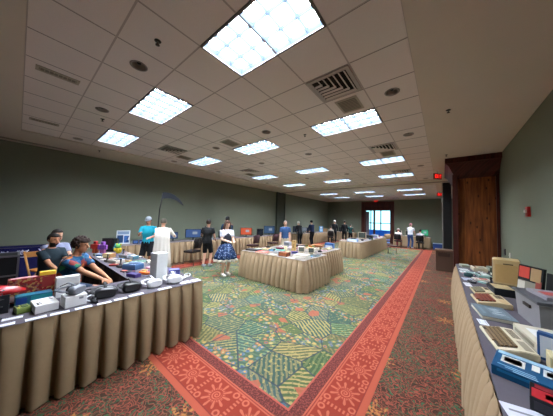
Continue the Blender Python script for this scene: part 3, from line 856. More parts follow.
    def hairblob(grow, front, low, rough=0., seed=1):
        rg = random.Random(seed); tb = bmesh.new(); bmesh.ops.create_uvsphere(tb, u_segments=28, v_segments=20, radius=1.)
        for v in tb.verts:
            x, y, z = v.co
            k = grow * (1 + rough * rg.uniform(-1, 1))
            if y > .25 and z < front: k = .82
            elif z < low: k = .82
            v.co = (x * .078 * k, y * .098 * k - .008, z * .098 * k + .026)
        for f in tb.faces: f.smooth = True
        return tb
    m = MB(); Mx = Matrix.Translation(hc) @ hrot.to_matrix().to_4x4() @ Matrix.Scale(K, 4)
    if st == 'short': m.join(hairblob(1.13, .36, -.55, .02), Mx)
    if st == 'thin': m.join(hairblob(1.05, .55, -.4), Mx)
    if st == 'curly':
        m.join(hairblob(1.2, .30, -.62, .07), Mx); rg = random.Random(4)
        for k in range(60):
            th = rg.uniform(0, 2 * PI); z = rg.uniform(-.5, 1); rr = math.sqrt(1 - z * z); y = rr * math.sin(th)
            if y > .3 and z < .42: continue
            m.ell(Mx @ V((.088 * rr * math.cos(th), .108 * y - .008, .108 * z + .03)), V((.022, .022, .02)) * K, 7, 5)
    if st in ('long', 'bun'):
        m.join(hairblob(1.13, .35, -.7), Mx)
        if st == 'long':
            m.tube([(Mx @ V((0, -.06, .04)), .085 * K, .05 * K), (Mx @ V((0, -.075, -.10)), .10 * K, .045 * K), (Mx @ V((0, -.085, -.22)), .095 * K, .035 * K), (Mx @ V((0, -.08, -.28)), .06 * K, .02 * K)], 12)
            for q_ in (-1, 1): m.tube([(Mx @ V((q_ * .07, .02, .07)), .022 * K, .04 * K), (Mx @ V((q_ * .085, .025, -.04)), .02 * K, .035 * K), (Mx @ V((q_ * .095, .045, -.16)), .022 * K, .03 * K), (Mx @ V((q_ * .09, .06, -.25)), .012 * K, .015 * K)], 8)
        else: m.ell(Mx @ V((0, -.1, .07)), V((.045, .04, .045)) * K)
    m.build('hair', mat(hcx, .75, noise=.2, nscale=60.), t)
    if cap:
        m = MB(); m.lathe([(.098, .0), (.100, .03), (.088, .07), (.05, .10), (.001, .108)], 20); c2 = MB(); c2.join(m.bm, Mx @ Matrix.Translation((0, -.006, .035)) @ Matrix.Diagonal((.88, 1.08, 1, 1)))
        cp = c2.build('cap', mat(cap[0], .8), t)
        if cap[1]:
            m = MB(); sgn = cap[2] if len(cap) > 2 else 1
            m.prism([(.075 * math.cos(th), sgn * (.07 + .095 * math.sin(th))) for th in [PI * k / 10 for k in range(11)]], .035, .043)
            c2 = MB(); c2.join(m.bm, Mx); c2.build('cap_brim', mat(cap[1], .8), cp)
    if bag:
        m = MB(); c0 = H + V((-.20 * K, -.06, .05)); m.box(c0, (.09, .24, .2), bev=.03); m.build('shoulder_bag', mat(bag, .7), t)
        m = MB(); m.tube([(c0 + V((0, 0, .09)), .012), (SH[0] + V((-.02, -.06, -.1)), .012), (SH[0] + V((.07, -.02, .085)), .012), (SH[0] + V((.05, .10, -.1)), .012), (c0 + V((0, .1, .09)), .012)], 6); m.build('bag_strap', mat(bag, .7), t)
    return t

TROP = print_material('tropical_print', ['#1f4a6e', '#26577c', '#183a5a', '#d07a35', '#2f7a5a', '#1f4a6e', '#3b6f9a', '#8a3a34', '#1d4468'], 14.)
BLUEFLOWER = print_material('blue_flower_print', ['#24365a', '#2b4068', '#1f3050', '#2a3f66', '#8a9cb8', '#34507c', '#233658'], 40.)
def facing(dx, dy): return math.atan2(dy, dx)
# three men at the tables on the left
F1 = facing(.66, .75)
person('curly haired person in blue tropical print shirt sitting forward with clasped hands', (-4.60, .50, 0), F1, 1.0, True, 17, 'tan',
       hl=(-.03, .66, .64), hr=(.06, .68, .64), head=(0, 5), shirtm=TROP, trousers='#27384e', hair=('curly', '#2a1a12'), voxel=.008)
person('bearded person in dark teal tee seated behind the tropical shirt', (-5.75, .42, 0), facing(.78, .5), .95, True, 4, 'tan',
       hl=(-.1, .42, .66), hr=(.1, .42, .66), head=(-8, 4), shirt='#1c2b33', trousers='#20242a', hair=('short', '#16100c'), beard=True, voxel=.009)
person('person in navy and white top seated beyond the bearded man', (-6.35, .52, 0), facing(.8, .4), 1.0, True, 4, 'light',
       hl=(-.1, .42, .66), hr=(.1, .42, .66), shirt='#7f849c', trousers='#232338', hair=('short', '#1d1612'), voxel=.011)
person('person in bright cyan tee and light cap standing by the left table', (-7.08, 2.56, 0), facing(.75, -.6), .95, False, 3, 'light',
       hl=(-.16, .34, 1.12), hr=(.12, .32, 1.25), head=(0, 18), shirt='#1f9fb4', trousers='#15161c', tlen='short', hair=('short', '#2a201a'), cap=('#8e979c', '#6a7076'), voxel=.010, shoes='#b5b5b5')
person('person in long white robe holding the black scythe', (-6.38, 2.68, 0), facing(-.75, .5), .93, False, 3, 'light',
       hl=(-.12, .36, 1.0), hr=(.22, .30, 1.28), head=(10, 5), shirt='#d4cec4', sleeve='long', skirt='robe', robe='#d8d2c8', trousers='#d0cabf', hair=('short', '#5e584c'), voxel=.010)
person('person in black tee and knee shorts seen from behind with bag', (-6.42, 4.2, 0), facing(-.55, .8), .93, False, 2, 'light',
       hl=(-.20, .22, 1.0), hr=(.20, .24, 1.02), shirt='#16181a', trousers='#131417', tlen='short', hair=('bun', '#3a2a22'), cap=('#2a2a2c', None), voxel=.010, bag='#2b2523', shoes='#8f9296')
person('person in white blouse, dark vest and blue flowered skirt walking', (-5.13, 4.0, 0), facing(.85, -.2), .93, False, 2, 'pale',
       hl=(-.10, .34, 1.12), hr=(.10, .34, 1.12), head=(0, 22), shirt='#c4c6cc', sleeve='short', skirt=(BLUEFLOWER, mat('#cfc8bc', .8)), hair=('long', '#4a3024'), vest='#23262f', voxel=.009, shoes='#d8d4cc')
person('person in dark blue shirt and black cap behind the flowered skirt', (-6.75, 5.3, 0), facing(-.8, .3), 1.0, False, 2, 'tan',
       hl=(-.14, .34, 1.05), hr=(.14, .34, 1.05), shirt='#1f3c55', trousers='#1a1c22', hair=('short', '#17120f'), cap=('#1b1c20', None), voxel=.012)
person('grey haired person in blue tee with lanyard behind the island table', (-5.35, 7.3, 0), facing(.6, -.8), .95, False, 2, 'pale',
       hl=(-.22, .16, .86), hr=(.22, .16, .86), shirt='#35537f', trousers='#b0a48c', tlen='short', hair=('thin', '#b5b0a6'), voxel=.010)
# farther visitors
person('white haired person in black bending over a screen by the left wall', (-7.05, 11.25, 0), facing(-.9, .4), .95, False, 22, 'pale',
       hl=(-.14, .46, 1.0), hr=(.14, .46, 1.0), shirt='#17181c', sleeve='long', trousers='#17181c', hair=('short', '#cfcac4'), voxel=.014)
person('person in navy jacket and dark cap at the far left wall', (-6.95, 12.6, 0), facing(-.9, .3), .97, False, 8, 'light',
       hl=(-.14, .40, 1.0), hr=(.14, .40, 1.0), shirt='#1c2a4c', sleeve='long', trousers='#15161b', hair=('short', '#1b1512'), cap=('#17181d', '#17181d'), voxel=.014)
person('person in black with pale cap standing in the far left corner', (-6.95, 16.3, 0), facing(-.3, .9), 1.0, False, 2, 'light',
       shirt='#141518', sleeve='long', trousers='#131417', hair=('short', '#231a15'), cap=('#c3c1bd', '#c3c1bd', -1), voxel=.014)
person('bald looking person in black standing right of the pale cap', (-6.2, 16.5, 0), facing(-.2, .9), 1.0, False, 2, 'light',
       shirt='#0f1013', sleeve='long', trousers='#0f1013', hair=('short', '#15110f'), voxel=.014)
person('dark haired person in dark green top by the cyan screen', (-5.85, 16.9, 0), facing(-.3, .9), .85, False, 2, 'light',
       hl=(-.14, .42, 1.1), hr=(.14, .42, 1.1), shirt='#173a3a', trousers='#111216', hair=('short', '#120f0e'), voxel=.014)
person('person in grey hoodie sitting before the far left corner screens', (-6.9, 15.5, 0), facing(-.5, .8), .95, True, 8, 'light', seat=.46,
       shirt='#8e8578', sleeve='long', trousers='#3c3a3a', hair=('short', '#3a2e26'), voxel=.014)
person('person in white tee, blue jeans and pink cap standing at the back table', (-1.78, 16.9, 0), facing(.3, .95), .97, False, 6, 'pale',
       hl=(-.14, .36, .95), hr=(.16, .38, .98), shirt='#cdd0d6', trousers='#2c4778', hair=('short', '#8a7f78'), cap=('#c07a86', '#c07a86', -1), voxel=.013, shoes='#c0c0c0')
person('person in white top and reddish hair sitting left of the white tee', (-2.5, 16.95, 0), facing(.0, 1), .95, True, 4, 'pale', seat=.46,
       hl=(-.16, .44, .72), hr=(.16, .44, .72), shirt='#d5c6c4', trousers='#7a2c34', hair=('short', '#b0605a'), cap=('#c9bdb8', None), voxel=.013)
person('dark haired person in white top seated at the green screen', (-1.22, 16.95, 0), facing(.05, 1), .95, True, 4, 'light', seat=.46,
       hl=(-.16, .44, .72), hr=(.16, .44, .72), shirt='#b9b6bd', trousers='#17181c', hair=('short', '#17110f'), voxel=.013)

# scythe held by the robed person
t = thing('scythe', 'tall black scythe with curved grey blade held upright', 'scythe', (-6.70, 2.66, 0))
MB().tube([((.02, -.07, .06), .014), ((.0, .0, 1.0), .015), ((-.01, .03, 1.9), .016), ((-.02, .10, 2.36), .016)], 10).build('pole', mat('#1b1b1e', .5), t)
m = MB(); rings = []
for k in range(11):
    f = k / 10; y = .08 + .54 * f; z = 2.34 + .05 * math.sin(f * 2.2) - .32 * f ** 2.2; w_ = .085 * (1 - f) ** .5 + .006; th_ = .014
    rings.append([(-.02 + y * .45 - th_, y, z - w_), (-.02 + y * .45 + th_, y, z - w_ * 1.2), (-.02 + y * .45 + th_ * .6, y, z + w_), (-.02 + y * .45 - th_ * .6, y, z + w_)])
m.loft(rings, smooth=False); m.build('blade', mat('#34383f', .75, 0., spec=.1), t)

# chairs
F = '#6b5a3e'
for k, (lab, x, y, rz, c, b) in enumerate((
        ('folding style black chair in front of the blue screen on the left wall', -7.2, 4.1, R(110), '#1f1b1c', '#1f1b1c'),
        ('maroon backed banquet chair before the orange screen', -7.05, 7.05, R(95), '#3a2428', '#3c2228'),
        ('maroon backed banquet chair before the blue screen near the pilaster', -7.1, 8.6, R(80), '#3a2428', '#3c2228'),
        ('black banquet chair under the person seated at the green screen', -1.22, 16.85, 0, '#1d1a1b', '#191718'),
        ('dark banquet chair under the reddish haired person', -2.5, 16.85, 0, '#231b1c', '#1d1718'),
        ('dark chair under the person in grey hoodie', -6.9, 15.4, R(30), '#231b1c', '#1d1718'),
        ('tan backed chair left of the reddish haired person', -3.15, 16.1, R(40), '#5c4430', '#9a8264'))):
    banquet_chair(lab, (x, y, 0), rz, c, b)
t = thing('low_stool', 'low dark stool standing alone near the end of the far island', 'stool', (-2.25, 13.3, 0), R(15))
MB().box((0, 0, .42), (.46, .40, .05), bev=.015).build('seat', mat('#4b2a24', .7), t)
for sx in (-1, 1):
    for sy in (-1, 1): MB().tube([((sx * .19, sy * .16, .395), .012), ((sx * .21, sy * .18, 0), .012)], 8).build('leg', mat('#7c746c', .35, .6), t)
WOODC = mat('#9a6a38', .5, noise=.15, nscale=8.)
t = thing('wooden_folding_chair', 'tan wooden folding chair beside the black equipment case', 'chair', (-6.98, .42, 0), R(-70))
for s in (-1, 1):
    MB().tube([((s * .2, -.26, .84), .02, .014), ((s * .2, .0, .40), .02, .014), ((s * .2, .22, 0), .02, .014)], 8).build('leg', WOODC, t)
    MB().tube([((s * .175, .2, .42), .016, .012), ((s * .175, -.24, 0), .016, .012)], 8).build('leg', WOODC, t)
MB().box((0, .04, .45), (.34, .36, .03), bev=.006).build('seat', mat('#a86a2e', .5), t)
MB().box((0, -.235, .77), (.40, .025, .12), bev=.008).build('backrest', WOODC, t)
t = thing('storage_bin', 'blue plastic storage bin on the floor at the right end of the back wall', 'bin', (-.3, 17.6, 0))
MB().box((0, 0, .2), (.5, .4, .4), bev=.02).build('body', mat('#25407a', .4), t)
MB().box((0, 0, .415), (.54, .44, .03), bev=.01).build('lid', mat('#8aa0c0', .4), t)
for lab, x, y, rz in (('black stool under the bearded person', -5.75, .42, 30), ('black stool under the person in tropical shirt', -4.60, .50, 48), ('black stool under the person in navy and white top', -6.35, .52, 26)):
    t = thing('padded_stool', lab, 'stool', (x, y, 0), R(rz), 'stools inside the table square')
    MB().box((0, 0, .40), (.38, .36, .06), bev=.02).build('seat', mat('#141415', .8), t)
    for sx in (-1, 1):
        for sy in (-1, 1): MB().tube([((sx * .15, sy * .14, .375), .012), ((sx * .18, sy * .17, 0), .012)], 8).build('leg', mat('#55565a', .35, .6), t)
# ------------------------------------------------------------------ things on the tables
SPOTS = []
def put(name, label, cat, x, y, z, rz, group=None):
    SPOTS.append((x, y)); return thing(name, label, cat, (x, y, z + .001), R(rz), group)
def carton(label, x, y, rz, w, d, h, col, faces=(), z=TH, name='cardboard_box', cat='box', group=None, rough=.5, lid=None):
    """faces: (side t/f/b/l/r, u0, v0, u1, v1, colour or material)"""
    t = put(name, label, cat, x, y, z, rz, group)
    MB().box((0, 0, h / 2), (w, d, h), bev=min(.004, h * .1)).build('body', mat(col, rough) if isinstance(col, str) else col, t)
    for (s, u0, v0, u1, v1, c) in faces:
        cu, cv, du, dv = (u0 + u1) / 2 - .5, (v0 + v1) / 2 - .5, u1 - u0, v1 - v0
        m = MB(); e = .0015
        if s == 't': m.box((cu * w, cv * d, h + e / 2), (du * w, dv * d, e))
        if s == 'f': m.box((cu * w, -d / 2 - e / 2, h / 2 + cv * h), (du * w, e, dv * h))
        if s == 'b': m.box((-cu * w, d / 2 + e / 2, h / 2 + cv * h), (du * w, e, dv * h))
        if s == 'r': m.box((w / 2 + e / 2, cu * d, h / 2 + cv * h), (e, du * d, dv * h))
        if s == 'l': m.box((-w / 2 - e / 2, -cu * d, h / 2 + cv * h), (e, du * d, dv * h))
        m.build('printed_panel', c if not isinstance(c, str) else mat(c, .45), t)
    if lid: MB().box((0, 0, h + .012), (w + .012, d + .012, .022), bev=.004).build('lid', mat(lid, .5), t)
    return t
def sheet(label, x, y, rz, w, d, col='#d9d9dc', z=TH, name='paper_sheet', cat='paper', lines=4, group=None):
    t = put(name, label, cat, x, y, z, rz, group)
    MB().box((0, 0, .0012), (w, d, .0024)).build('page', mat(col, .7), t)
    if lines:
        m = MB()
        for k in range(lines): m.box((-w * .06 * (k % 2), d * (.32 - .64 * k / max(1, lines - 1)), .0028), (w * (.74 - .12 * (k % 2)), d * .05, .0008))
        m.build('print', mat('#7d7d84', .7), t)
    return t
def book(label, x, y, rz, w, d, h, col, panel='#c9c4b6', z=TH, name='book', cat='book', group=None, art=None):
    t = put(name, label, cat, x, y, z, rz, group)
    MB().box((.004, 0, h / 2), (w - .012, d - .008, h - .004)).build('pages', mat('#cfc8b4', .8), t)
    m = MB(); m.box((0, 0, h - .0015), (w, d, .003)); m.box((0, 0, .0015), (w, d, .003)); m.box((-w / 2 + .002, 0, h / 2), (.004, d, h))
    m.build('cover', mat(col, .5), t)
    MB().box((0, d * .12, h + .0006), (w * .7, d * .5, .0012)).build('printed_panel', art or mat(panel, .5), t)
    MB().box((0, -d * .32, h + .0006), (w * .6, d * .1, .0012)).build('title_bar', mat(panel, .5), t)
    return t
def computer(label, x, y, rz, w, d, h, body, keys, rows=5, z=TH, panel=None, group=None):
    """wedge keyboard computer, front edge towards local -y"""
    t = put('keyboard_computer', label, 'computer', x, y, z, rz, group)
    prof = [(-d / 2, 0), (d / 2, 0), (d / 2, h), (d * .12, h), (-d / 2, h * .45)]
    m = MB(); m.side(prof, w); bmesh.ops.bevel(m.bm, geom=list(m.bm.edges), offset=.005, segments=2, affect='EDGES'); m.build('case', mat(body, .5, noise=.04), t)
    sl = math.atan2(h * .55, d * .62)
    def at(fy): # surface height on the sloped part
        yy = -d / 2 + fy * d * .62; return yy, h * .45 + fy * h * .55
    y0, z0 = at(.5); MB().box((-w * .03, y0, z0 + .001), (w * .84, d * .5, .004), rx=sl).build('key_well', mat('#3a2f27', .6), t)
    m = MB(); n = 13
    for r_ in range(rows - 1):
        yy, zz = at(.86 - r_ * .19)
        for c in range(n): m.box((-w * .03 - w * .40 + (c + .5) * w * .80 / n + (r_ % 2) * .004, yy, zz + .007), (w * .8 / n * .82, d * .085, .012), rx=sl)
    yy, zz = at(.12); m.box((-w * .03, yy, zz + .007), (w * .42, d * .075, .012), rx=sl)
    m.build('keys', mat(keys, .45), t)
    m = MB()
    for k in range(8): m.box((-w * .4 + k * w * .05, d * .32, h + .0008), (w * .025, d * .22, .0016))
    m.build('vents', mat('#5a5044', .6), t)
    if panel: MB().box((w * .25, d * .32, h + .001), (w * .34, d * .2, .002)).build('label_panel', mat(panel, .4), t)
    return t
def crt(label, x, y, rz, w, h, d, case, screen, glowst=0., z=TH, cat='monitor', group=None, stand=.03):
    """screen faces local -y"""
    t = put('monitor', label, cat, x, y, z, rz, group)
    m = MB(); q = h - stand
    def rr(y_, sw, sh): return [(-w / 2 * sw, y_, stand + q / 2 - q / 2 * sh), (w / 2 * sw, y_, stand + q / 2 - q / 2 * sh), (w / 2 * sw, y_, stand + q / 2 + q / 2 * sh), (-w / 2 * sw, y_, stand + q / 2 + q / 2 * sh)]
    m.loft([rr(-d / 2, 1, 1), rr(-d * .1, 1, 1), rr(d * .4, .7, .75), rr(d / 2, .62, .66)], smooth=False)
    m.build('case', mat(case, .5), t)
    MB().box((0, 0, stand / 2), (w * .7, d * .6, stand)).build('stand', mat(case, .5), t)
    MB().box((0, -d / 2 - .002, stand + q * .54), (w * .86, .006, q * .8)).build('bezel', mat('#17181a', .4), t); bz = t.children[-1]
    MB().box((0, -d / 2 - .006, stand + q * .54), (w * .76, .006, q * .68), bev=.002).build('screen', glow(screen, glowst * .36) if glowst else mat(screen, .15, spec=.6), bz)
    return t
def flatscreen(label, x, y, rz, w, h, screen, st, z=TH, group=None):
    t = put('flat_monitor', label, 'monitor', x, y, z, rz, group)
    MB().box((0, 0, .008), (w * .45, .18, .016), bev=.005).build('base', mat('#1b1c1e', .4), t)
    MB().box((0, .02, .06), (.05, .03, .10)).build('neck', mat('#1b1c1e', .4), t)
    MB().box((0, 0, .09 + h / 2), (w, .035, h), bev=.006).build('frame', mat('#141517', .4), t)
    MB().box((0, -.0185, .09 + h / 2), (w * .92, .003, h * .88)).build('screen', glow(screen, st * .36), t)
    MB().box((w * .1, -.0205, .09 + h * .55), (w * .3, .002, h * .3)).build('picture_window', glow('#c9d6e6', st * .3), t.children[-1])
    return t
def gamepad(label, x, y, rz, col, btn='#cf4a3c', s=1., z=TH):
    t = put('game_controller', label, 'controller', x, y, z, rz)
    m = MB(); pr_ = []
    for k in range(32):
        th = 2 * PI * k / 32; cx, sy = math.cos(th), math.sin(th)
        rx = .075 * (abs(cx) ** .7) * (1 if cx > 0 else -1); ry = .045 * (abs(sy) ** .8) * (1 if sy > 0 else -1)
        if ry < 0: ry *= 1 + .7 * max(0, abs(rx) / .075 - .45)
        pr_.append((rx * s, ry * s))
    m.loft([[(px_ * f, py_ * f, zz * s) for px_, py_ in pr_] for f, zz in ((.86, 0), (1, .012), (1, .024), (.85, .034))]); m.build('shell', mat(col, .45), t)
    m = MB(); m.box((-.04 * s, .005 * s, .036 * s), (.034 * s, .011 * s, .006)); m.box((-.04 * s, .005 * s, .036 * s), (.011 * s, .034 * s, .006)); m.build('direction_pad', mat('#1c1c1e', .4), t)
    for k in range(4):
        a = k * PI / 2; m = MB(); m.cyl((.04 * s + .014 * s * math.cos(a), .005 * s + .014 * s * math.sin(a), .033 * s), (.04 * s + .014 * s * math.cos(a), .005 * s + .014 * s * math.sin(a), .041 * s), .006 * s, n=10); m.build('button', mat(btn, .4), t)
    return t
def joystick(label, x, y, rz, base='#1c1c1e', knob='#c0392b', z=TH):
    t = put('joystick', label, 'joystick', x, y, z, rz)
    MB().box((0, 0, .022), (.10, .10, .044), bev=.008).build('base', mat(base, .5), t)
    m = MB(); m.lathe([(.03, .044), (.024, .055), (.012, .062), (.011, .12), (.016, .135), (.016, .15), (.001, .156)], 14); m.build('stick', mat('#232325', .5), t)
    m = MB(); m.cyl((-.036, .036, .044), (-.036, .036, .054), .011); m.build('button', mat(knob, .4), t)
    return t
def console(label, x, y, rz, w, d, h, col, top='#2a2a2c', btn='#b03a30', z=TH):
    t = put('game_console', label, 'console', x, y, z, rz)
    m = MB(); m.loft([[(sx * w / 2 * f, sy * d / 2 * f, zz) for sx, sy in ((-1, -1), (1, -1), (1, 1), (-1, 1))] for f, zz in ((.96, 0), (1, h * .2), (1, h * .75), (.93, h))], smooth=False); m.build('case', mat(col, .45), t)
    MB().box((0, d * .12, h + .003), (w * .6, d * .4, .006), bev=.001).build('cartridge_door', mat(top, .45), t)
    m = MB()
    for k in range(6): m.box((w * (-.38 + k * .06), -d * .3, h + .001), (w * .03, d * .2, .002))
    m.build('vents', mat('#202022', .5), t)
    for s in (-1, 1): MB().cyl((w * (.25 + .1 * s), -d * .32, h - .001), (w * (.25 + .1 * s), -d * .32, h + .006), w * .03, n=10).build('button', mat(btn, .4), t)
    return t
def headset(label, x, y, rz, shell, pad, strap, s=1., z=TH):
    """VR headset, visor towards local -y"""
    t = put('vr_headset', label, 'headset', x, y, z, rz)
    def sup(w, h_, y_, zc, n=24, e=.6): return [(w * math.copysign(abs(math.cos(2 * PI * k / n)) ** e, math.cos(2 * PI * k / n)) * s, y_ * s, (zc + h_ * math.copysign(abs(math.sin(2 * PI * k / n)) ** e, math.sin(2 * PI * k / n))) * s) for k in range(n)]
    MB().loft([sup(.07, .035, -.075, .05), sup(.088, .047, -.06, .05), sup(.09, .05, -.01, .05), sup(.082, .046, .01, .05)]).build('visor', mat(shell, .35, spec=.5), t)
    MB().loft([sup(.082, .047, .008, .05), sup(.078, .044, .035, .052), sup(.066, .034, .04, .052)]).build('face_pad', mat(pad, .8), t); fp = t.children[-1]
    m = MB(); m.tube([((.088 * s, -.01 * s, .05 * s), .006, .018 * s), ((.105 * s, .06 * s, .055 * s), .006, .018 * s), ((.08 * s, .15 * s, .06 * s), .007, .022 * s), ((0, .19 * s, .06 * s), .008, .028 * s), ((-.08 * s, .15 * s, .06 * s), .007, .022 * s), ((-.105 * s, .06 * s, .055 * s), .006, .018 * s), ((-.088 * s, -.01 * s, .05 * s), .006, .018 * s)], 8, ref=(0, 0, 1))
    m.build('head_strap', mat(strap, .6), t)
    m = MB(); m.tube([((0, -.02 * s, .099 * s), .014 * s, .004), ((0, .08 * s, .13 * s), .014 * s, .004), ((0, .17 * s, .085 * s), .014 * s, .004)], 8); m.build('top_strap', mat(strap, .6), t)
    for q in (-1, 1): MB().cyl((q * .032 * s, .034 * s, .052 * s), (q * .032 * s, .046 * s, .052 * s), .022 * s).build('lens', mat('#0c0d10', .1, spec=.8), fp)
    return t
def touch(label, x, y, rz, col, ring, z=TH):
    t = put('motion_controller', label, 'controller', x, y, z, rz)
    MB().tube([((0, -.08, .016), .013), ((0, -.03, .018), .017), ((0, .02, .024), .019), ((0, .045, .03), .015)], 12).build('grip', mat(col, .5), t)
    m = MB(); pts = [((.045 * math.cos(a), .06 + .03 * math.sin(a), .035 + .02 * math.sin(a)), .007) for a in [2 * PI * k / 16 for k in range(17)]]; m.tube(pts, 8, ref=(0, 0, 1)); m.build('tracking_ring', mat(ring, .4), t)
    MB().cyl((0, .02, .04), (0, .02, .054), .008).build('thumbstick', mat('#191919', .5), t)
    return t
def mug(label, x, y, col, z=TH, r=.04, h=.1, name='mug', cat='mug'):
    t = put(name, label, cat, x, y, z, 0)
    MB().lathe([(.001, 0), (r * .9, 0), (r, .01), (r, h), (r - .006, h), (r - .008, .012), (.001, .01)], 18).build('cup', mat(col, .35), t)
    m = MB(); m.tube([((r - .003, 0, h * .8), .006), ((r + .026, 0, h * .72), .006), ((r + .03, 0, h * .45), .006), ((r - .003, 0, h * .25), .006)], 8); m.build('handle', mat(col, .35), t)
    return t
def toy_robot(label, x, y, rz, a, b, c, h=.3, z=TH):
    t = put('toy_robot', label, 'toy', x, y, z, rz); k = h / .3
    for s in (-1, 1):
        MB().box((s * .035 * k, 0, .05 * k), (.045 * k, .06 * k, .1 * k), bev=.006).build('leg', mat(b, .4), t)
        MB().box((s * .085 * k, -.01 * k, .155 * k), (.035 * k, .05 * k, .11 * k), bev=.006).build('arm', mat(c, .4), t)
    MB().box((0, 0, .155 * k), (.125 * k, .08 * k, .11 * k), bev=.01).build('torso', mat(a, .4), t)
    MB().box((0, 0, .25 * k), (.075 * k, .07 * k, .075 * k), bev=.012).build('head', mat(c, .4), t)
    MB().box((0, -.036 * k, .255 * k), (.05 * k, .006, .018 * k)).build('visor', mat('#1b2430', .2), t)
    return t
def plush(label, x, y, rz, col, col2, s=1., z=TH):
    t = put('plush_toy', label, 'toy', x, y, z, rz)
    m = MB(); m.ell((0, 0, .075 * s), V3(.07, .06, .075, s)); m.build('body', mat(col, .9, noise=.2), t)
    m = MB(); m.ell((0, -.01 * s, .18 * s), V3(.058, .055, .055, s)); m.build('head', mat(col2, .9, noise=.2), t)
    for q in (-1, 1):
        MB().ell((q * .05 * s, -.0 * s, .225 * s), V3(.022, .014, .024, s), 8, 6).build('ear', mat(col, .9), t)
        MB().ell((q * .07 * s, -.03 * s, .10 * s), V3(.024, .03, .04, s), 8, 6).build('arm', mat(col, .9), t)
    return t
def V3(a, b, c, s): return Vector((a * s, b * s, c * s))
def cartridge(label, x, y, rz, col, lab, z=TH, w=.11, d=.09, h=.02):
    t = put('game_cartridge', label, 'cartridge', x, y, z, rz)
    m = MB(); m.prism([(-w / 2, -d / 2), (w / 2, -d / 2), (w / 2, d * .4), (w * .4, d / 2), (-w * .4, d / 2), (-w / 2, d * .4)], 0, h); m.build('shell', mat(col, .5), t)
    MB().box((0, -.004, h + .0006), (w * .75, d * .62, .0012)).build('printed_label', lab if not isinstance(lab, str) else mat(lab, .45), t)
    return t
def signholder(label, x, y, rz, w, h, col='#d8dade', z=TH):
    t = put('sign_holder', label, 'sign', x, y, z, rz)
    MB().box((0, 0, .006), (w * .9, .09, .012)).build('base', mat('#b9bcc2', .2), t)
    MB().box((0, .01, h / 2 + .012), (w, .006, h), rx=R(-6)).build('sheet', mat(col, .5), t)
    m = MB()
    for k in range(6): m.box((-.012 * (k % 2), .0055 + (h * (.2 + .12 * k) - h / 2) * .105, .012 + h * (.2 + .12 * k)), (w * (.72 - .2 * (k % 2)), .003, h * .035))
    m.build('print', mat('#8088a0', .6), t)
    return t

# --- long table at the lower left: cards, headsets, boxes
for k, (x, y, w, nm) in enumerate(((-2.915, -.02, .13, 'cut by the left picture edge'), (-3.045, .03, .12, 'lying behind the leftmost card'), (-2.905, .165, .13, 'before the small hook marked box'), (-2.895, .315, .13, 'in front of the white product box'), (-2.895, .485, .13, 'before the grey headset box'), (-2.885, .65, .12, 'in front of the black goggles'), (-2.895, .80, .12, 'between the goggles and the dark headset'), (-2.92, .965, .15, 'in front of the dark headset'), (-2.905, 1.29, .16, 'in front of the white headset'), (-2.97, 1.60, .15, 'second from the right corner'), (-2.955, 1.76, .12, 'at the right table corner'))):
    sheet(f'white caption card on the lower left table, {nm}', x, y, 90 + rnd.uniform(-5, 5), w, .055 if k < 9 else .10, '#dcdce2', name='caption_card', cat='card', lines=2, group='caption cards on the headset table')
BOXW = '#d5d5d4'
t = carton('small low white box with black hook mark on its lid', -3.135, .225, 96, .16, .24, .075, BOXW, [('t', .08, .1, .92, .9, '#dddddc')])
m = MB(); m.tube([((-.03, -.07, .079), .005), ((-.055, -.085, .079), .005), ((-.06, -.05, .079), .005), ((-.035, -.03, .079), .005)], 6); m.build('black_mark', mat('#232325', .5), t)
MB().box((.05, .05, .0785), (.012, .05, .003), rz=.4).build('black_mark', mat('#232325', .5), t)
carton('large upright plain white box with picture of a dark headset', -3.46, .42, 92, .20, .09, .225, BOXW, [('f', .52, .25, .95, .62, '#b9babd'), ('f', .6, .3, .92, .56, '#34363a')])
carton('squat white product box under the grey headset', -3.07, .43, 96, .17, .17, .11, BOXW, [('r', .1, .2, .9, .8, '#c4c6c9'), ('r', .2, .3, .82, .7, '#4a4d53'), ('f', .62, .62, .82, .82, '#7f8288')])
headset('grey headset with black lens resting on the squat white box', -3.07, .43, 130, '#70747c', '#26282c', '#55585f', .86, TH + .111)
touch('black motion controller with ring left of the black goggles', -3.26, .56, 60, '#1b1c1f', '#222326')
touch('black and white motion controller lying behind the white card', -2.985, .575, 100, '#1b1c1f', '#c9cbd0')
headset('black goggles with pale rim, left of the dark headset', -3.10, .70, 84, '#15161a', '#b9bcc2', '#16171a', 1.12)
headset('all black headset right of the pale rimmed goggles', -3.12, .965, 88, '#111114', '#1c1c20', '#121215', 1.08)
headset('white headset with black face pad in front of the tall white box', -3.09, 1.215, 95, '#d0d0d0', '#1c1c1f', '#c4c4c4', 1.0)
headset('white and grey headset at the right end of the table', -3.07, 1.485, 84, '#d4d4d4', '#8d9096', '#d0d0d0', 1.1)
touch('white motion controller near the right table corner', -3.16, 1.70, 30, '#d0d0d0', '#c9c9c9')
carton('tall white upright box standing behind the white headset', -3.40, 1.40, 100, .17, .17, .40, '#cfd2d0', [('r', .08, .05, .92, .95, '#d9dbd9'), ('t', .05, .05, .95, .95, '#dcdedc')])
carton('purple and blue small carton near the table end', -3.48, 1.68, 70, .16, .12, .09, '#4b4f8c', [('t', .1, .1, .9, .9, '#6a70aa'), ('f', .1, .2, .6, .8, '#b9bcd6')])
REDPR = pr('#8f2628 #9c3434 #a87a4a #7a2226 #8a2c2c #b08a50 #8c5a56 #6a3030', 55.)
t = put('red_plastic_case', 'glossy red elongated plastic case at the left picture edge', 'case', -3.32, -.17, TH + .17, 92)
m = MB(); rr = []
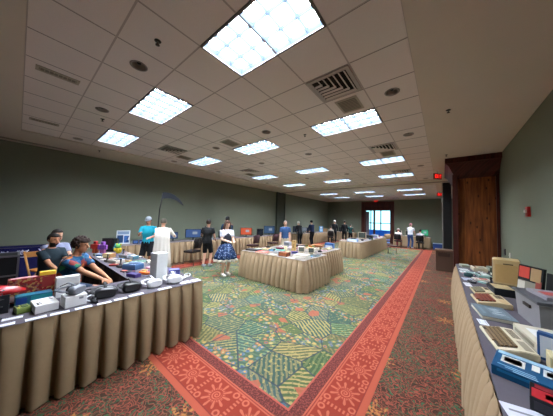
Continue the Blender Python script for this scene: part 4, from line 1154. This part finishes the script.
for x_, w_, h_ in ((-.27, .02, .03), (-.22, .07, .07), (-.05, .09, .10), (.1, .085, .085), (.22, .06, .05), (.27, .02, .02)):
    rr.append([(x_, w_ * math.cos(a), .001 + h_ * max(0, math.sin(a)) ** .8) for a in [PI * k / 12 for k in range(13)]])
m.loft(rr); m.build('shell', mat('#a81c20', .25, spec=.5), t)
MB().box((-.02, -.0, .1), (.22, .02, .012), ry=R(4)).build('raised_rib', mat('#d9504c', .25), t)
carton('black low carton under the glossy red case', -3.32, -.22, 92, .44, .18, .17, '#1d1e22', [('r', .1, .2, .9, .8, '#35363c'), ('f', .05, .2, .5, .7, '#2d3a55')])
t = carton('red and clear toy package standing upright behind the teal box', -3.56, .15, 92, .34, .08, .25, REDPR, [('f', .04, .06, .5, .3, '#a88a8a'), ('f', .70, .5, .97, .95, '#8e2c2a'), ('t', .05, .1, .6, .9, '#c98f94')])
carton('small yellow carton lying on top of the red toy package', -3.56, .26, 92, .13, .07, .04, '#d0a72e', [('t', .1, .2, .9, .8, '#e0c050')], z=TH + .253)
carton('flat teal and blue carton behind the small white box', -3.42, .165, 92, .26, .12, .10, '#1d5a74', [('t', .05, .1, .5, .9, '#2a7484'), ('f', .4, .1, .97, .9, '#22808a'), ('f', .03, .15, .3, .85, '#1d3f86')])
console('green and yellow gadget lying among black cables', -3.19, .085, 10, .13, .09, .05, '#6f8240', '#3d5a2a', '#d0b040')
carton('brown leather looking box at the left picture edge', -3.5, -.70, 90, .2, .2, .12, '#5a3528', [])
t = put('black_cable', 'tangle of black cable beside the green and yellow gadget', 'cable', -3.08, -.08, TH, 0)
rg = random.Random(5); MB().tube([((.07 * math.cos(k * 1.1) * (1 - k * .015), .05 * math.sin(k * 1.37), .006 + .0105 * k), .0045) for k in range(26)], 6, cap=True).build('cord', mat('#141416', .5), t)
MB().box((-.02, .0, .005), (.03, .02, .01), bev=.002).build('plug', mat('#1a1a1c', .5), t)

# --- clutter on the display table behind the seated men
toy_robot('red toy robot standing at the far left end of the cluttered table', -6.72, 1.26, 40, '#b83a30', '#c85a3a', '#a02c2c', .30)
toy_robot('purple and pink toy figure beside the red toy robot', -6.50, 1.36, 40, '#7a4a9a', '#b06a9a', '#8f5ab0', .30)
plush('yellow and green plush toy by the purple figure', -6.28, 1.62, 40, '#c9b22e', '#5a9a52', 1.0)
plush('teal plush toy left of the yellow and green plush', -6.55, 1.66, 40, '#2d7a86', '#3a9a94', .9)
crt('dark old monitor on the far left end of the cluttered table', -6.82, 1.60, 40, .30, .34, .26, '#1b1b1d', '#2a2d33')
console('steel blue game console near the front end of the cluttered table', -4.36, 1.36, 30, .26, .2, .09, '#3f5f86', '#2f4566', '#c0c4cc')
gamepad('orange and purple controller at the near end of the cluttered table', -3.86, 1.38, 20, '#d0692c', '#5a3a8c', 1.25)
carton('dark purple low carton under the edge beside the orange controller', -3.80, 1.20, 20, .2, .1, .05, '#4a3a78', [('t', .1, .1, .9, .9, '#3c3468')])
carton('pink and white blister package behind the orange controller', -4.12, 1.62, 20, .24, .16, .03, '#c98a9a', [('t', .1, .15, .9, .5, '#d9d0d4'), ('t', .1, .55, .6, .9, '#b04a6a')], name='blister_package', cat='package')
sheet('pale green circuit board mat on the cluttered table', -4.95, 1.70, 12, .26, .16, '#3f7a5a', name='circuit_board', cat='circuit board', lines=5)
CL = [
    ('gp', -4.05, 1.24, 30, '#2a2c30', '#c0392b', 'black gamepad with red buttons near the corner'), ('ca', -4.05, 1.44, 50, '#6a6c72', '#b9a23a', 'grey cartridge with yellow label'),
    ('js', -4.62, 1.24, 10, '#1c1c1e', '#d0502c', 'black joystick with orange button'), ('bx', -4.62, 1.50, 25, (.2, .14, .05), '#b9b4a8', '#3a5a8a', 'beige carton with blue panel'),
    ('gp', -4.50, 1.72, 10, '#b9b9bc', '#7a4a9a', 'pale grey gamepad with violet buttons'), ('ca', -4.22, 1.20, 15, '#2c2c30', '#c04a3a', 'black cartridge with red label'),
    ('bk', -4.82, 1.40, 40, (.15, .2, .015), '#2f6a52', '#d0c9a8', 'green booklet'), ('gp', -4.83, 1.19, 60, '#8a2f2c', '#d9c9a0', 'dark red gamepad with cream buttons'),
    ('co', -5.12, 1.30, 20, (.24, .18, .06), '#b5ada0', '#4a4a4e', 'cream console with dark door'), ('ca', -5.14, 1.50, 35, '#c9a23a', '#2a4a7a', 'yellow cartridge with blue label'),
    ('bx', -5.32, 1.66, 10, (.18, .12, .07), '#4f7a8a', '#c9ccd0', 'slate blue carton with white panel'), ('js', -5.32, 1.20, 0, '#3a2e28', '#b5342c', 'brown joystick with red button'),
    ('gp', -5.36, 1.42, 80, '#3a6a9a', '#e0d070', 'blue gamepad with yellow buttons'), ('bk', -5.58, 1.28, 20, (.17, .22, .012), '#c9c4b8', '#7a3a34', 'white booklet with maroon panel'),
    ('co', -5.60, 1.62, 15, (.28, .2, .07), '#86898c', '#55585c', 'grey console with round edges'), ('ca', -5.40, 1.80, 25, '#3a3c40', '#d0d0c4', 'black cartridge with white label'),
    ('bx', -5.84, 1.34, 30, (.2, .14, .09), '#b58a5a', '#d9c79a', 'tan carton with cream panel'), ('gp', -5.86, 1.18, 15, '#d0cfcb', '#3a3a3e', 'white gamepad with black buttons'),
    ('js', -5.88, 1.62, 30, '#55575c', '#d8b23a', 'grey joystick with yellow button'), ('bk', -6.06, 1.76, 5, (.16, .12, .02), '#a8453a', '#d6cfb8', 'red booklet'),
    ('bx', -6.08, 1.24, 40, (.18, .1, .06), '#cfd1d4', '#3f6f9f', 'white carton with sky blue panel'), ('ca', -6.06, 1.48, 60, '#5a3a78', '#c9b06a', 'violet cartridge with gold label'),
    ('gp', -6.26, 1.20, 20, '#4f5a34', '#c8c0a0', 'olive gamepad with pale buttons'), ('bk', -6.30, 1.42, 45, (.13, .17, .015), '#2b3f6b', '#c0c8d8', 'navy booklet'),
    ('ca', -4.90, 1.54, 5, '#b8bcc2', '#3f8a6a', 'silver cartridge with green label'), ('bx', -4.30, 1.75, 15, (.14, .08, .04), '#2e7a74', '#d8d0b0', 'small teal carton'),
]
AFT = ' on the cluttered table behind the seated men'
for q in CL:
    k, x, y, rz = q[:4]
    if k == 'gp': gamepad(q[6] + AFT, x, y, rz, q[4], q[5])
    if k == 'ca': cartridge(q[6] + AFT, x, y, rz, q[4], q[5])
    if k == 'js': joystick(q[6] + AFT, x, y, rz, q[4], q[5])
    if k == 'bx': carton(q[7] + AFT, x, y, rz, *q[4], q[5], [('t', .12, .15, .88, .85, q[6]), ('f', .1, .15, .9, .85, q[6])])
    if k == 'bk': book(q[7] + AFT, x, y, rz, *q[4], q[5], q[6])
    if k == 'co': console(q[7] + AFT, x, y, rz, *q[4], q[5], q[6])

# --- left wall tables
BLUEPR = pr('#2b4a7a #3f6aa8 #c9d0d8 #1c2c4a #d4dae0', 9.)
t = carton('large white and blue boxed poster standing on the first wall table', -8.21, 2.22, 76, .36, .10, .44, '#cdd3d8', [('f', .08, .72, .92, .94, '#7f94ae'), ('f', .06, .1, .5, .66, '#26466e'), ('f', .56, .1, .94, .62, BLUEPR)])
carton('small dark blue box next to the boxed poster', -8.08, 2.54, 78, .16, .10, .12, '#22304f', [('f', .15, .2, .85, .8, '#3f5f92')])
carton('second small blue box left of the white sign', -8.08, 2.73, 78, .16, .10, .12, '#2b3f6e', [('f', .1, .15, .9, .6, '#6d88b8')])
signholder('white sign sheet in a stand on the first wall table', -8.00, 2.96, 78, .26, .30)
carton('dark brown low box right of the white sign', -8.08, 3.30, 80, .30, .2, .10, '#4a3a30', [('t', .1, .1, .9, .9, '#5f4a3a')])
plush('brown plush bear left of the boxed poster', -8.16, 2.06 - .14, 70, '#5a4030', '#6d4f3a', 1.0) if False else None
flatscreen('wide monitor with blue screen on the wall table behind the black chair', -8.11, 4.62, 68, .62, .36, '#3d66a8', .9)
flatscreen('small blue screen left of the wide blue monitor', -8.16, 3.82, 74, .34, .26, '#5478b4', .8)
crt('small pale blue lit monitor right of the wide blue monitor', -8.11, 5.35, 62, .34, .32, .28, '#8f9499', '#6fb0d8', .9)
crt('dark monitor behind the flowered skirt', -8.16, 6.1, 62, .34, .34, .3, '#26282c', '#4f86b0', .5)
flatscreen('monitor with bright orange screen on the third wall table', -8.06, 7.55, 55, .60, .38, '#f0622c', 1.0)
crt('black monitor left of the second blue screen', -8.1, 8.62, 55, .36, .40, .3, '#121316', '#1c2430')
flatscreen('large blue screen with pale window near the pilaster', -8.06, 9.4, 50, .66, .46, '#33608f', .8)
flatscreen('small orange lit screen right of the large blue screen', -7.96, 10.62, 48, .34, .28, '#d9683c', .8)
flatscreen('dark blue screen just beyond the pilaster', -8.06, 12.4, 48, .60, .42, '#1f3350', .5)
flatscreen('pale grey screen in front of the white haired visitor', -8.06, 13.3, 46, .50, .34, '#9fb0c0', .6)
crt('dark box monitor on the fifth wall table', -8.11, 14.1, 46, .4, .4, .34, '#17181b', '#223a55', .4)
carton('tall light blue and white display box in the far left corner', -8.01, 16.0, 40, .30, .14, .48, '#3f8cc4', [('f', .1, .1, .9, .55, '#a9d2ea'), ('f', .2, .62, .8, .92, '#d9e4ea')])
carton('tan box at the end of the sixth wall table', -8.06, 16.8, 40, .4, .3, .28, '#8f7352', [])
flatscreen('cyan lit screen at the back wall left of the doorway', -6.42, 18.4, 8, .50, .40, '#35c0b8', 1.0)
crt('dark monitor left of the cyan screen in the corner', -7.2, 18.45, 10, .40, .40, .34, '#1a1b1e', '#2a3a48', .3)
crt('beige monitor left of the reddish haired visitor at the back table', -2.68, 18.4, 0, .42, .40, .36, '#a9a08e', '#6f8a80', .4)
crt('beige monitor behind the white tee visitor', -2.05, 18.4, 0, .38, .40, .36, '#b0a892', '#5a7a74', .4)
flatscreen('green lit screen at the right end of the back table', -1.08, 18.35, -8, .52, .44, '#3cc48c', 1.0)
# --- island table nearest the aisle
IS = ' on the nearest island table'
carton('black flat tray with grey edge at the left end of the nearest island', -4.50, 4.55, 15, .42, .24, .04, '#1d1d20', [('t', .08, .1, .92, .9, '#3c3c42')], name='flat_tray', cat='tray')
book('coral red flat book' + IS, -4.02, 4.44, 8, .36, .22, .03, '#c2473f', '#d9786a')
book('pale yellow magazine' + IS, -4.45, 5.10, 20, .2, .27, .01, '#cdb96a', '#a9563a', name='magazine', cat='magazine')
sheet('large teal sheet laid flat' + IS, -4.10, 5.20, 12, .5, .3, '#3f9a86', lines=3)
carton('maroon flat box near the back edge' + IS, -4.15, 5.42, 5, .22, .18, .05, '#5e2430', [('t', .1, .1, .9, .9, '#7a3040')])
carton('brown patterned game box near the front edge' + IS, -3.30, 4.50, 10, .26, .2, .10, pr('#6b3a26 #8a4a2c #4a281c #a8643a #5a3020', 20.), [('f', .1, .15, .9, .8, '#8f5434')])
console('grey low console' + IS, -3.72, 4.78, 12, .26, .18, .05, '#9b9da0', '#60636a')
book('cream booklet lying beside the brown game box' + IS, -3.66, 4.42, -6, .2, .14, .012, '#cfc5a8', '#7a8a9a')
sheet('white flyer near the front edge' + IS, -3.02, 4.40, 6, .22, .13, '#d4cfc4')
for k, nm in enumerate(('bottom', 'middle', 'top')):
    carton(f'pale flat box at the aisle corner of the nearest island, {nm} of its stack', -2.84 + .006 * k, 4.62 - .004 * k, 4, .38 - .02 * k, .30 - .01 * k, .028, ('#c9c3b4', '#d3cfc4', '#bdb6a6')[k], z=TH + .029 * k, name='flat_box', group='stack of pale flat boxes')
mug('cream mug beside the tall tan box' + IS, -3.92, 5.40, '#d0c49c', r=.05, h=.12)
carton('tall tan upright box' + IS, -3.58, 5.36, 14, .12, .10, .33, '#b28f52', [('f', .1, .08, .9, .92, '#c0a066'), ('f', .25, .3, .75, .7, '#8a6a3a')])
crt('small cream toy sized monitor left of its twin' + IS, -3.28, 5.32, 30, .17, .18, .16, '#cfc7ab', '#55584e')
crt('small cream toy sized monitor right of its twin' + IS, -2.98, 5.36, 30, .17, .18, .16, '#d2cab0', '#4d5048')
gamepad('black gamepad' + IS, -3.45, 4.85, 20, '#202226')
cartridge('dark red cartridge' + IS, -3.18, 4.82, 30, '#7a2a2c', '#c9b89a')
book('dark blue manual' + IS, -3.0, 4.98, 8, .18, .24, .02, '#2c3f66', '#b9c0cc')
joystick('black joystick beside the yellow magazine' + IS, -4.62, 5.36, 0)
book('rust brown softcover' + IS, -3.62, 5.08, 25, .16, .22, .02, '#8a4c30', '#cdb98c')
book('light green softcover' + IS, -4.62, 4.86, -12, .17, .22, .02, '#7fa07a', '#d8d4b8')
IS2 = ' on the second island table'
book('bright red magazine' + IS2, -4.3, 6.9, 10, .22, .30, .012, '#b5342e', '#d9c9a8', name='magazine', cat='magazine')
carton('wooden looking tray of parts' + IS2, -3.62, 6.95, 10, .42, .26, .07, '#7a4c2c', [('t', .05, .08, .95, .92, '#a0683c')], name='parts_tray', cat='tray')
carton('blue and white software box' + IS2, -3.15, 6.98, 5, .30, .16, .18, '#3d66a0', [('f', .08, .1, .92, .55, '#c5d2e0'), ('t', .1, .1, .9, .9, '#5580b8')])
computer('beige keyboard computer at the aisle edge' + IS2, -3.06, 6.62, -88, .38, .22, .06, '#c0b391', '#8a7a5c')
computer('pale keyboard computer beside the white cartons' + IS2, -3.3, 6.10, -86, .40, .24, .06, '#b8b2a2', '#4a443c')
carton('white carton behind the pale keyboard' + IS2, -3.62, 5.88, 0, .2, .14, .10, '#d3d0c8', [('f', .1, .1, .9, .9, '#b9b4a8')])
console('black game console' + IS2, -4.05, 6.45, 10, .34, .22, .07, '#1f1f22', '#5a4630')
book('yellow manual' + IS2, -3.75, 6.42, -8, .18, .25, .02, '#c4a53c', '#5a4c34')
carton('grey hardware box' + IS2, -4.5, 6.35, 0, .26, .2, .14, '#8e9196', [('f', .1, .2, .9, .8, '#5f6468')])
book('purple softcover' + IS2, -4.1, 5.92, 15, .18, .24, .025, '#5c4478', '#c9bcd8')
gamepad('white gamepad' + IS2, -4.45, 5.85, 10, '#c9cac9', '#4a4a50')
joystick('black joystick' + IS2, -2.95, 5.86, 0)
cartridge('tan cartridge' + IS2, -3.5, 6.5, 20, '#b39a6a', '#6a3a2c')
IS3 = ' on the farthest island table'
carton('blue and white box near the front edge' + IS3, -3.42, 10.2, 8, .46, .28, .10, '#4f7cae', [('t', .06, .1, .94, .9, '#b8cade'), ('f', .05, .1, .95, .9, '#dde4ea')])
book('dark red folder' + IS3, -3.92, 10.35, 5, .3, .4, .03, '#6d2a2c', '#b08a80')
crt('beige computer monitor' + IS3, -3.55, 12.2, 10, .40, .38, .36, '#b8ab8c', '#4f564c')
computer('dark keyboard computer' + IS3, -3.35, 11.3, -80, .46, .26, .07, '#2c2d32', '#5a5a60')
computer('cream keyboard computer' + IS3, -3.35, 10.75, -85, .42, .22, .06, '#c5bda6', '#7a705c')
carton('black printer shaped box' + IS3, -3.5, 13.2, 0, .44, .34, .18, '#26272b', [('t', .1, .3, .9, .8, '#3d3f45'), ('f', .1, .2, .9, .5, '#4c4e55')])
carton('white and grey box' + IS3, -3.4, 14.2, 0, .40, .3, .16, '#aeb4b8', [('f', .1, .15, .9, .85, '#7c8a94')])
carton('navy box at the far end' + IS3, -3.5, 15.0, 0, .4, .3, .14, '#26385c', [('t', .1, .1, .9, .9, '#3d5890')])
console('black console with brown top' + IS3, -3.85, 11.4, 10, .36, .24, .08, '#232326', '#6d5236')
carton('low green box' + IS3, -3.85, 14.6, 0, .3, .24, .10, '#4c6d58', [])

# --- long table along the right wall
RS = ' on the right table'
sheet('white flyer with grey picture nearest the camera on the right table', .345, 1.62, 12, .18, .27, '#c9c9d6', lines=3)
t = carton('red topped black game box behind the nearest flyer', .455, 1.83, -12, .18, .17, .07, '#17171a', [('t', .04, .05, .96, .62, '#a8242c'), ('t', .1, .66, .9, .94, '#7a1c24'), ('f', .08, .2, .5, .8, '#2c2c33'), ('t', .3, .2, .7, .5, '#c96a6c')], name='game_box')
t = carton('large flat blue computer box with white photos', .43, 2.11, -14, .33, .28, .06, '#0f4a70', [('t', .03, .80, .97, .97, '#8fb4c8'), ('t', .10, .36, .42, .74, '#c9c9be'), ('t', .14, .42, .38, .68, '#77736c'), ('t', .50, .46, .60, .76, '#d5d2c8'), ('t', .64, .38, .92, .74, '#bfc4c2'), ('t', .68, .44, .88, .66, '#6a6d70'), ('f', .08, .55, .62, .8, '#1b6c9a')], name='computer_box')
m = MB()
for k in range(3): m.box((-.06 + .02 * k, -.09 - .022 * k, .0622), (.16 - .03 * k, .007, .001))
m.build('print_lines', mat('#9cc4da', .5), t)
computer('beige home computer with brown keys behind the blue box', .395, 2.60, -82, .44, .22, .05, '#c8bfa4', '#7a6446', panel='#8f8570')
t = carton('cream disk drive with white note beside the brown keyed computer', .65, 2.78, -82, .40, .25, .07, '#c5bda6', [('t', .2, .2, .7, .8, '#d9d9d8'), ('f', .1, .3, .9, .7, '#8f8874')], name='disk_drive', cat='disk drive')
sheet('small white card left of the grey binder', .30, 2.98, -84, .14, .07, '#d0d4dc', lines=2)
t = book('flat grey blue binder with pale lettering', .41, 3.30, -82, .40, .27, .035, '#5c6b72', '#6a7a82', name='binder', cat='binder')
m = MB()
for k, (a, hh) in enumerate(((-.09, .07), (-.07, .07), (-.04, .07), (-.01, .07), (.02, .07), (.06, .08), (.075, .08))): m.box((a, .02 + .02 * (k % 2), .0372), (.010, hh, .001), rz=(.35 if k % 3 == 1 else 0))
m.build('pale_lettering', mat('#b9c4c8', .5), t)
computer('tan computer with reddish brown keyboard panel', .45, 3.80, -84, .38, .30, .06, '#c2b08a', '#7c3a28', panel='#b89c6c')
computer('small tan keyboard unit behind the reddish brown one', .42, 4.25, -84, .32, .20, .05, '#b9ac86', '#77745a')
t = put('storage_tote', 'grey plastic storage tote with lid beside the wall', 'tote', .82, 3.34, TH, -84)
m = MB(); m.loft([[(sx * .27 * f, sy * .17 * f, zz) for sx, sy in ((-1, -1), (1, -1), (1, 1), (-1, 1))] for f, zz in ((.9, 0), (.98, .25))], smooth=False); m.build('body', mat('#8a888a', .45), t)
m = MB(); m.box((0, 0, .265), (.57, .37, .03), bev=.008); m.build('lid', mat('#55555a', .4), t)
MB().box((.03, -.17, .18), (.14, .016, .03)).build('handle', mat('#2c2420', .6), t)
MB().box((.272, 0, .19), (.02, .13, .035)).build('handle', mat('#2c2420', .6), t)
carton('folded red and grey bag lying on the tote lid', .82, 3.34, -80, .34, .2, .03, '#8f8a90', [('t', .3, .2, .7, .8, '#b5423c')], z=TH + .281, name='folded_bag', cat='bag')
t = carton('black disk drive with tan top in front of the beige monitor', .64, 4.40, -84, .32, .22, .10, '#202226', [('t', .05, .08, .95, .92, '#c0aa7c'), ('f', .1, .3, .9, .6, '#4a4c52')], name='disk_drive', cat='disk drive')
t = put('beige_computer_monitor', 'large beige boxy monitor seen from its side', 'monitor', .82, 5.22, TH, -8)
MB().box((0, 0, .21), (.30, .38, .40), bev=.012).build('case', mat('#c9ad7a', .5, noise=.04), t)
MB().box((0, 0, .005), (.26, .34, .01)).build('foot', mat('#6a5a40', .5), t)
m = MB(); m.box((-.155, .02, .22), (.012, .33, .36), bev=.004); m.build('bezel', mat('#b5a483', .5), t)
m = MB(); m.box((-.163, .03, .23), (.006, .24, .25), bev=.002); m.build('screen', mat('#4a4a40', .2, spec=.6), t)
m = MB(); m.box((.02, -.192, .345), (.11, .004, .018)); m.build('label_strip', mat('#5f5034', .5), t)
m = MB(); m.box((0, -.1912, .19), (.25, .003, .29)); m.build('side_panel', mat('#c4a066', .5), t)
# framed picture boards leaning on the wall
t = put('picture_board', 'red and tan picture board leaning against the right wall', 'board', .97, 4.66, TH, -66)
MB().box((0, 0, .20), (.38, .03, .40), rx=R(-6)).build('board', mat('#17181a', .6), t)
for (cx, cz, w_, h_, c) in ((-.09, .30, .17, .16, '#c0463a'), (.09, .29, .15, .18, '#a88a62'), (.0, .10, .35, .16, '#8a8678'), (.14, .12, .08, .20, '#93443c'), (-.12, .11, .12, .12, '#c9c4b4')):
    MB().box((cx, -.017 + (cz - .2) * .105, cz), (w_, .004, h_), rx=R(-6)).build('picture', mat(c, .5), t)
t = put('black_easel_back', 'black upright panel behind the picture board', 'panel', 1.06, 4.25, TH, -66)
MB().box((0, .0, .19), (.14, .025, .38), rx=R(-5), bev=.004).build('panel', mat('#0f1012', .7), t)
MB().box((0, .03, .004), (.14, .07, .008)).build('foot', mat('#0f1012', .7), t)
carton('blue and white box standing behind the cream computer case', .63, 2.475, -20, .18, .06, .19, '#2a4f80', [('f', .08, .1, .5, .9, '#c5ccd6'), ('f', .55, .3, .92, .9, '#6b86ac'), ('r', .1, .1, .9, .9, '#d5d9df')])
carton('cream computer case at the lower right picture edge', .68, 2.32, -6, .26, .14, .11, '#c3b68e', [('t', .1, .55, .9, .95, '#d3d5d8')], name='computer_case', cat='computer')
# farther clutter of the right table
mug('dark teal round tin' + RS, .36, 5.38, '#1f3f44', r=.07, h=.06, name='round_tin', cat='tin')
RC = [('bx', .38, 6.55, -80, (.24, .16, .05), '#8a8a7a', '#a5a592', 'olive grey flat box at the far end'), ('bk', .62, 6.62, -70, (.2, .26, .03), '#b9ae90', '#6f6a5a', 'tan thick book at the far end'),
      ('co', .58, 6.22, -84, (.30, .22, .08), '#c9bfa2', '#a8a08a', 'cream round edged console at the far end'), ('bx', .84, 6.40, -84, (.26, .2, .09), '#5f6a58', '#8d9682', 'dark green box by the wall at the far end'),
      ('sh', .34, 6.12, -80, (.22, .15), '#c9d0cc', 'pale mint sheet at the aisle edge, far end'), ('bk', .38, 5.78, -84, (.17, .24, .015), '#cfd2d4', '#6f9a94', 'white booklet with teal panel at the aisle edge'),
      ('gp', .60, 5.90, -60, '#b9b7ae', '#6a3a34', 'pale controller beside the cream console'), ('co', .58, 5.52, -84, (.26, .18, .05), '#8fb0a6', '#cdd4d0', 'mint green slim console'),
      ('bk', .52, 5.22, -75, (.16, .22, .02), '#d4d0c6', '#b5564a', 'white softcover with red panel'), ('sh', .33, 5.10, -82, (.22, .14), '#aab4c8', 'pale blue flyer at the aisle edge'),
      ('gp', .37, 4.86, -70, '#35373c', '#b9b9b0', 'black controller before the small tan keyboard'), ('sh', .30, 4.66, -84, (.24, .08), '#d6d6da', 'narrow white strip sheet at the aisle edge'),
      ('ca', .52, 4.98, -40, '#7fa8a0', '#d3d6cf', 'mint cartridge before the black drive'), ('js', .58, 4.74, 0, '#2a2a2c', '#c9b25a', 'black joystick beside the black drive'),
      ('bk', .86, 5.90, -84, (.2, .26, .03), '#9aa88c', '#cfc8ae', 'sage green book behind the beige monitor'), ('bx', .92, 5.62, -84, (.16, .16, .1), '#b0a48a', '#8a7c60', 'tan box behind the beige monitor')]
for q in RC:
    k, x, y, rz = q[:4]
    if k == 'gp': gamepad(q[6] + RS, x, y, rz, q[4], q[5])
    if k == 'ca': cartridge(q[6] + RS, x, y, rz, q[4], q[5])
    if k == 'js': joystick(q[6] + RS, x, y, rz, q[4], q[5])
    if k == 'bx': carton(q[7] + RS, x, y, rz, *q[4], q[5], [('t', .12, .15, .88, .85, q[6]), ('f', .1, .15, .9, .85, q[6])])
    if k == 'bk': book(q[7] + RS, x, y, rz, *q[4], q[5], q[6])
    if k == 'co': console(q[7] + RS, x, y, rz, *q[4], q[5], q[6])
    if k == 'sh': sheet(q[6] + RS, x, y, rz, *q[4], q[5])

# smaller goods that fill the remaining gaps on the tables
HUES = [('crimson', '#8f2a2c'), ('orange', '#c06a30'), ('mustard', '#b8983a'), ('olive', '#6a6c38'), ('leaf green', '#4a7a44'), ('teal', '#2d7076'), ('sky blue', '#6a9ac0'), ('navy', '#27365e'), ('violet', '#66498a'), ('pink', '#c08a98'), ('cream', '#cfc7ae'), ('white', '#d2d2d0'), ('grey', '#85878a'), ('black', '#1d1e21'), ('brown', '#64452f')]
def scatter(phrase, x0, y0, x1, y1, n, mind, sd, kinds, big=1.):
    rg = random.Random(sd); used = set(); made = 0; tries = 0; boxes = []
    for o in COL.objects:
        if o.parent or not (.7 < o.location.z < 1.05) or not o.children: continue
        Mr = Matrix.Rotation(o.rotation_euler.z, 3, 'Z'); P = [Mr @ Vector(c) + o.location for ch in o.children for c in ch.bound_box]
        boxes.append((min(p.x for p in P), min(p.y for p in P), max(p.x for p in P), max(p.y for p in P)))
    while made < n and tries < 4000:
        tries += 1
        x, y = rg.uniform(x0, x1), rg.uniform(y0, y1)
        q = .085 * big
        if any(x + q > a and x - q < c and y + q > b and y - q < d for a, b, c, d in boxes): continue
        k = rg.choice(kinds); h, h2 = rg.sample(HUES, 2)
        if (k, h[0]) in used: continue
        used.add((k, h[0])); made += 1; boxes.append((x - q, y - q, x + q, y + q)); rz = rg.uniform(-40, 60)
        if k == 'cartridge': cartridge(f'{h[0]} game cartridge with {h2[0]} label {phrase}', x, y, rz, h[1], h2[1], w=.11 * big, d=.09 * big)
        if k == 'booklet': book(f'{h[0]} booklet with {h2[0]} panel {phrase}', x, y, rz, .12 * big, .16 * big, .012, h[1], h2[1], name='booklet', cat='booklet')
        if k == 'box': carton(f'small {h[0]} carton with {h2[0]} front {phrase}', x, y, rz, .14 * big, .09 * big, .05 * big, h[1], [('t', .1, .1, .9, .9, h[1]), ('f', .1, .1, .9, .9, h2[1])])
        if k == 'case': carton(f'flat {h[0]} game case with {h2[0]} cover {phrase}', x, y, rz, .13 * big, .17 * big, .015, h[1], [('t', .08, .08, .92, .92, h2[1])], name='game_case', cat='game case')
        if k == 'paper': sheet(f'{h[0]} leaflet {phrase}', x, y, rz, .15 * big, .11 * big, h[1], lines=3, name='leaflet', cat='leaflet')
KK = ['cartridge', 'booklet', 'box', 'case', 'box']
scatter('on the cluttered table behind the seated men', -6.2, 1.2, -3.95, 1.76, 30, .155, 3, KK)
scatter('on the nearest island table', -4.62, 4.42, -2.72, 5.42, 22, .21, 4, KK, 1.25)
scatter('on the second island table', -4.6, 5.85, -2.95, 7.0, 20, .25, 5, KK, 1.3)
scatter('on the farthest island table', -3.85, 10.1, -3.12, 15.2, 16, .32, 6, KK, 1.5)
scatter('on the right table, far end', .36, 4.6, .95, 6.7, 14, .19, 7, ['booklet', 'case', 'paper', 'box'], 1.1)

# ------------------------------------------------------------------ world, camera, view
w = bpy.data.worlds.new('room_world'); scene.world = w; w.use_nodes = True
w.node_tree.nodes['Background'].inputs[0].default_value = (.5, .5, .5, 1); w.node_tree.nodes['Background'].inputs[1].default_value = .05
cam = bpy.data.cameras.new('camera'); co = bpy.data.objects.new('camera', cam); COL.objects.link(co)
cam.sensor_fit = 'HORIZONTAL'; cam.sensor_width = 36.; cam.lens = 207.68 / 553 * 36; cam.clip_start = .05; cam.clip_end = 100
yaw, pit, rol = R(38.805), R(3.0445), R(1.7502)
f = Vector((-math.sin(yaw) * math.cos(pit), math.cos(yaw) * math.cos(pit), math.sin(pit)))
r = Vector((math.cos(yaw), math.sin(yaw), 0)); u = r.cross(f)
r2 = math.cos(rol) * r + math.sin(rol) * u; u2 = -math.sin(rol) * r + math.cos(rol) * u
co.matrix_world = Matrix(((r2.x, u2.x, -f.x, 0), (r2.y, u2.y, -f.y, 0), (r2.z, u2.z, -f.z, 1.72), (0, 0, 0, 1)))
scene.camera = co
vs = scene.view_settings
vs.view_transform = 'Standard'; vs.look = 'None'; vs.gamma = 1.; vs.use_curve_mapping = False
vs.exposure = .97
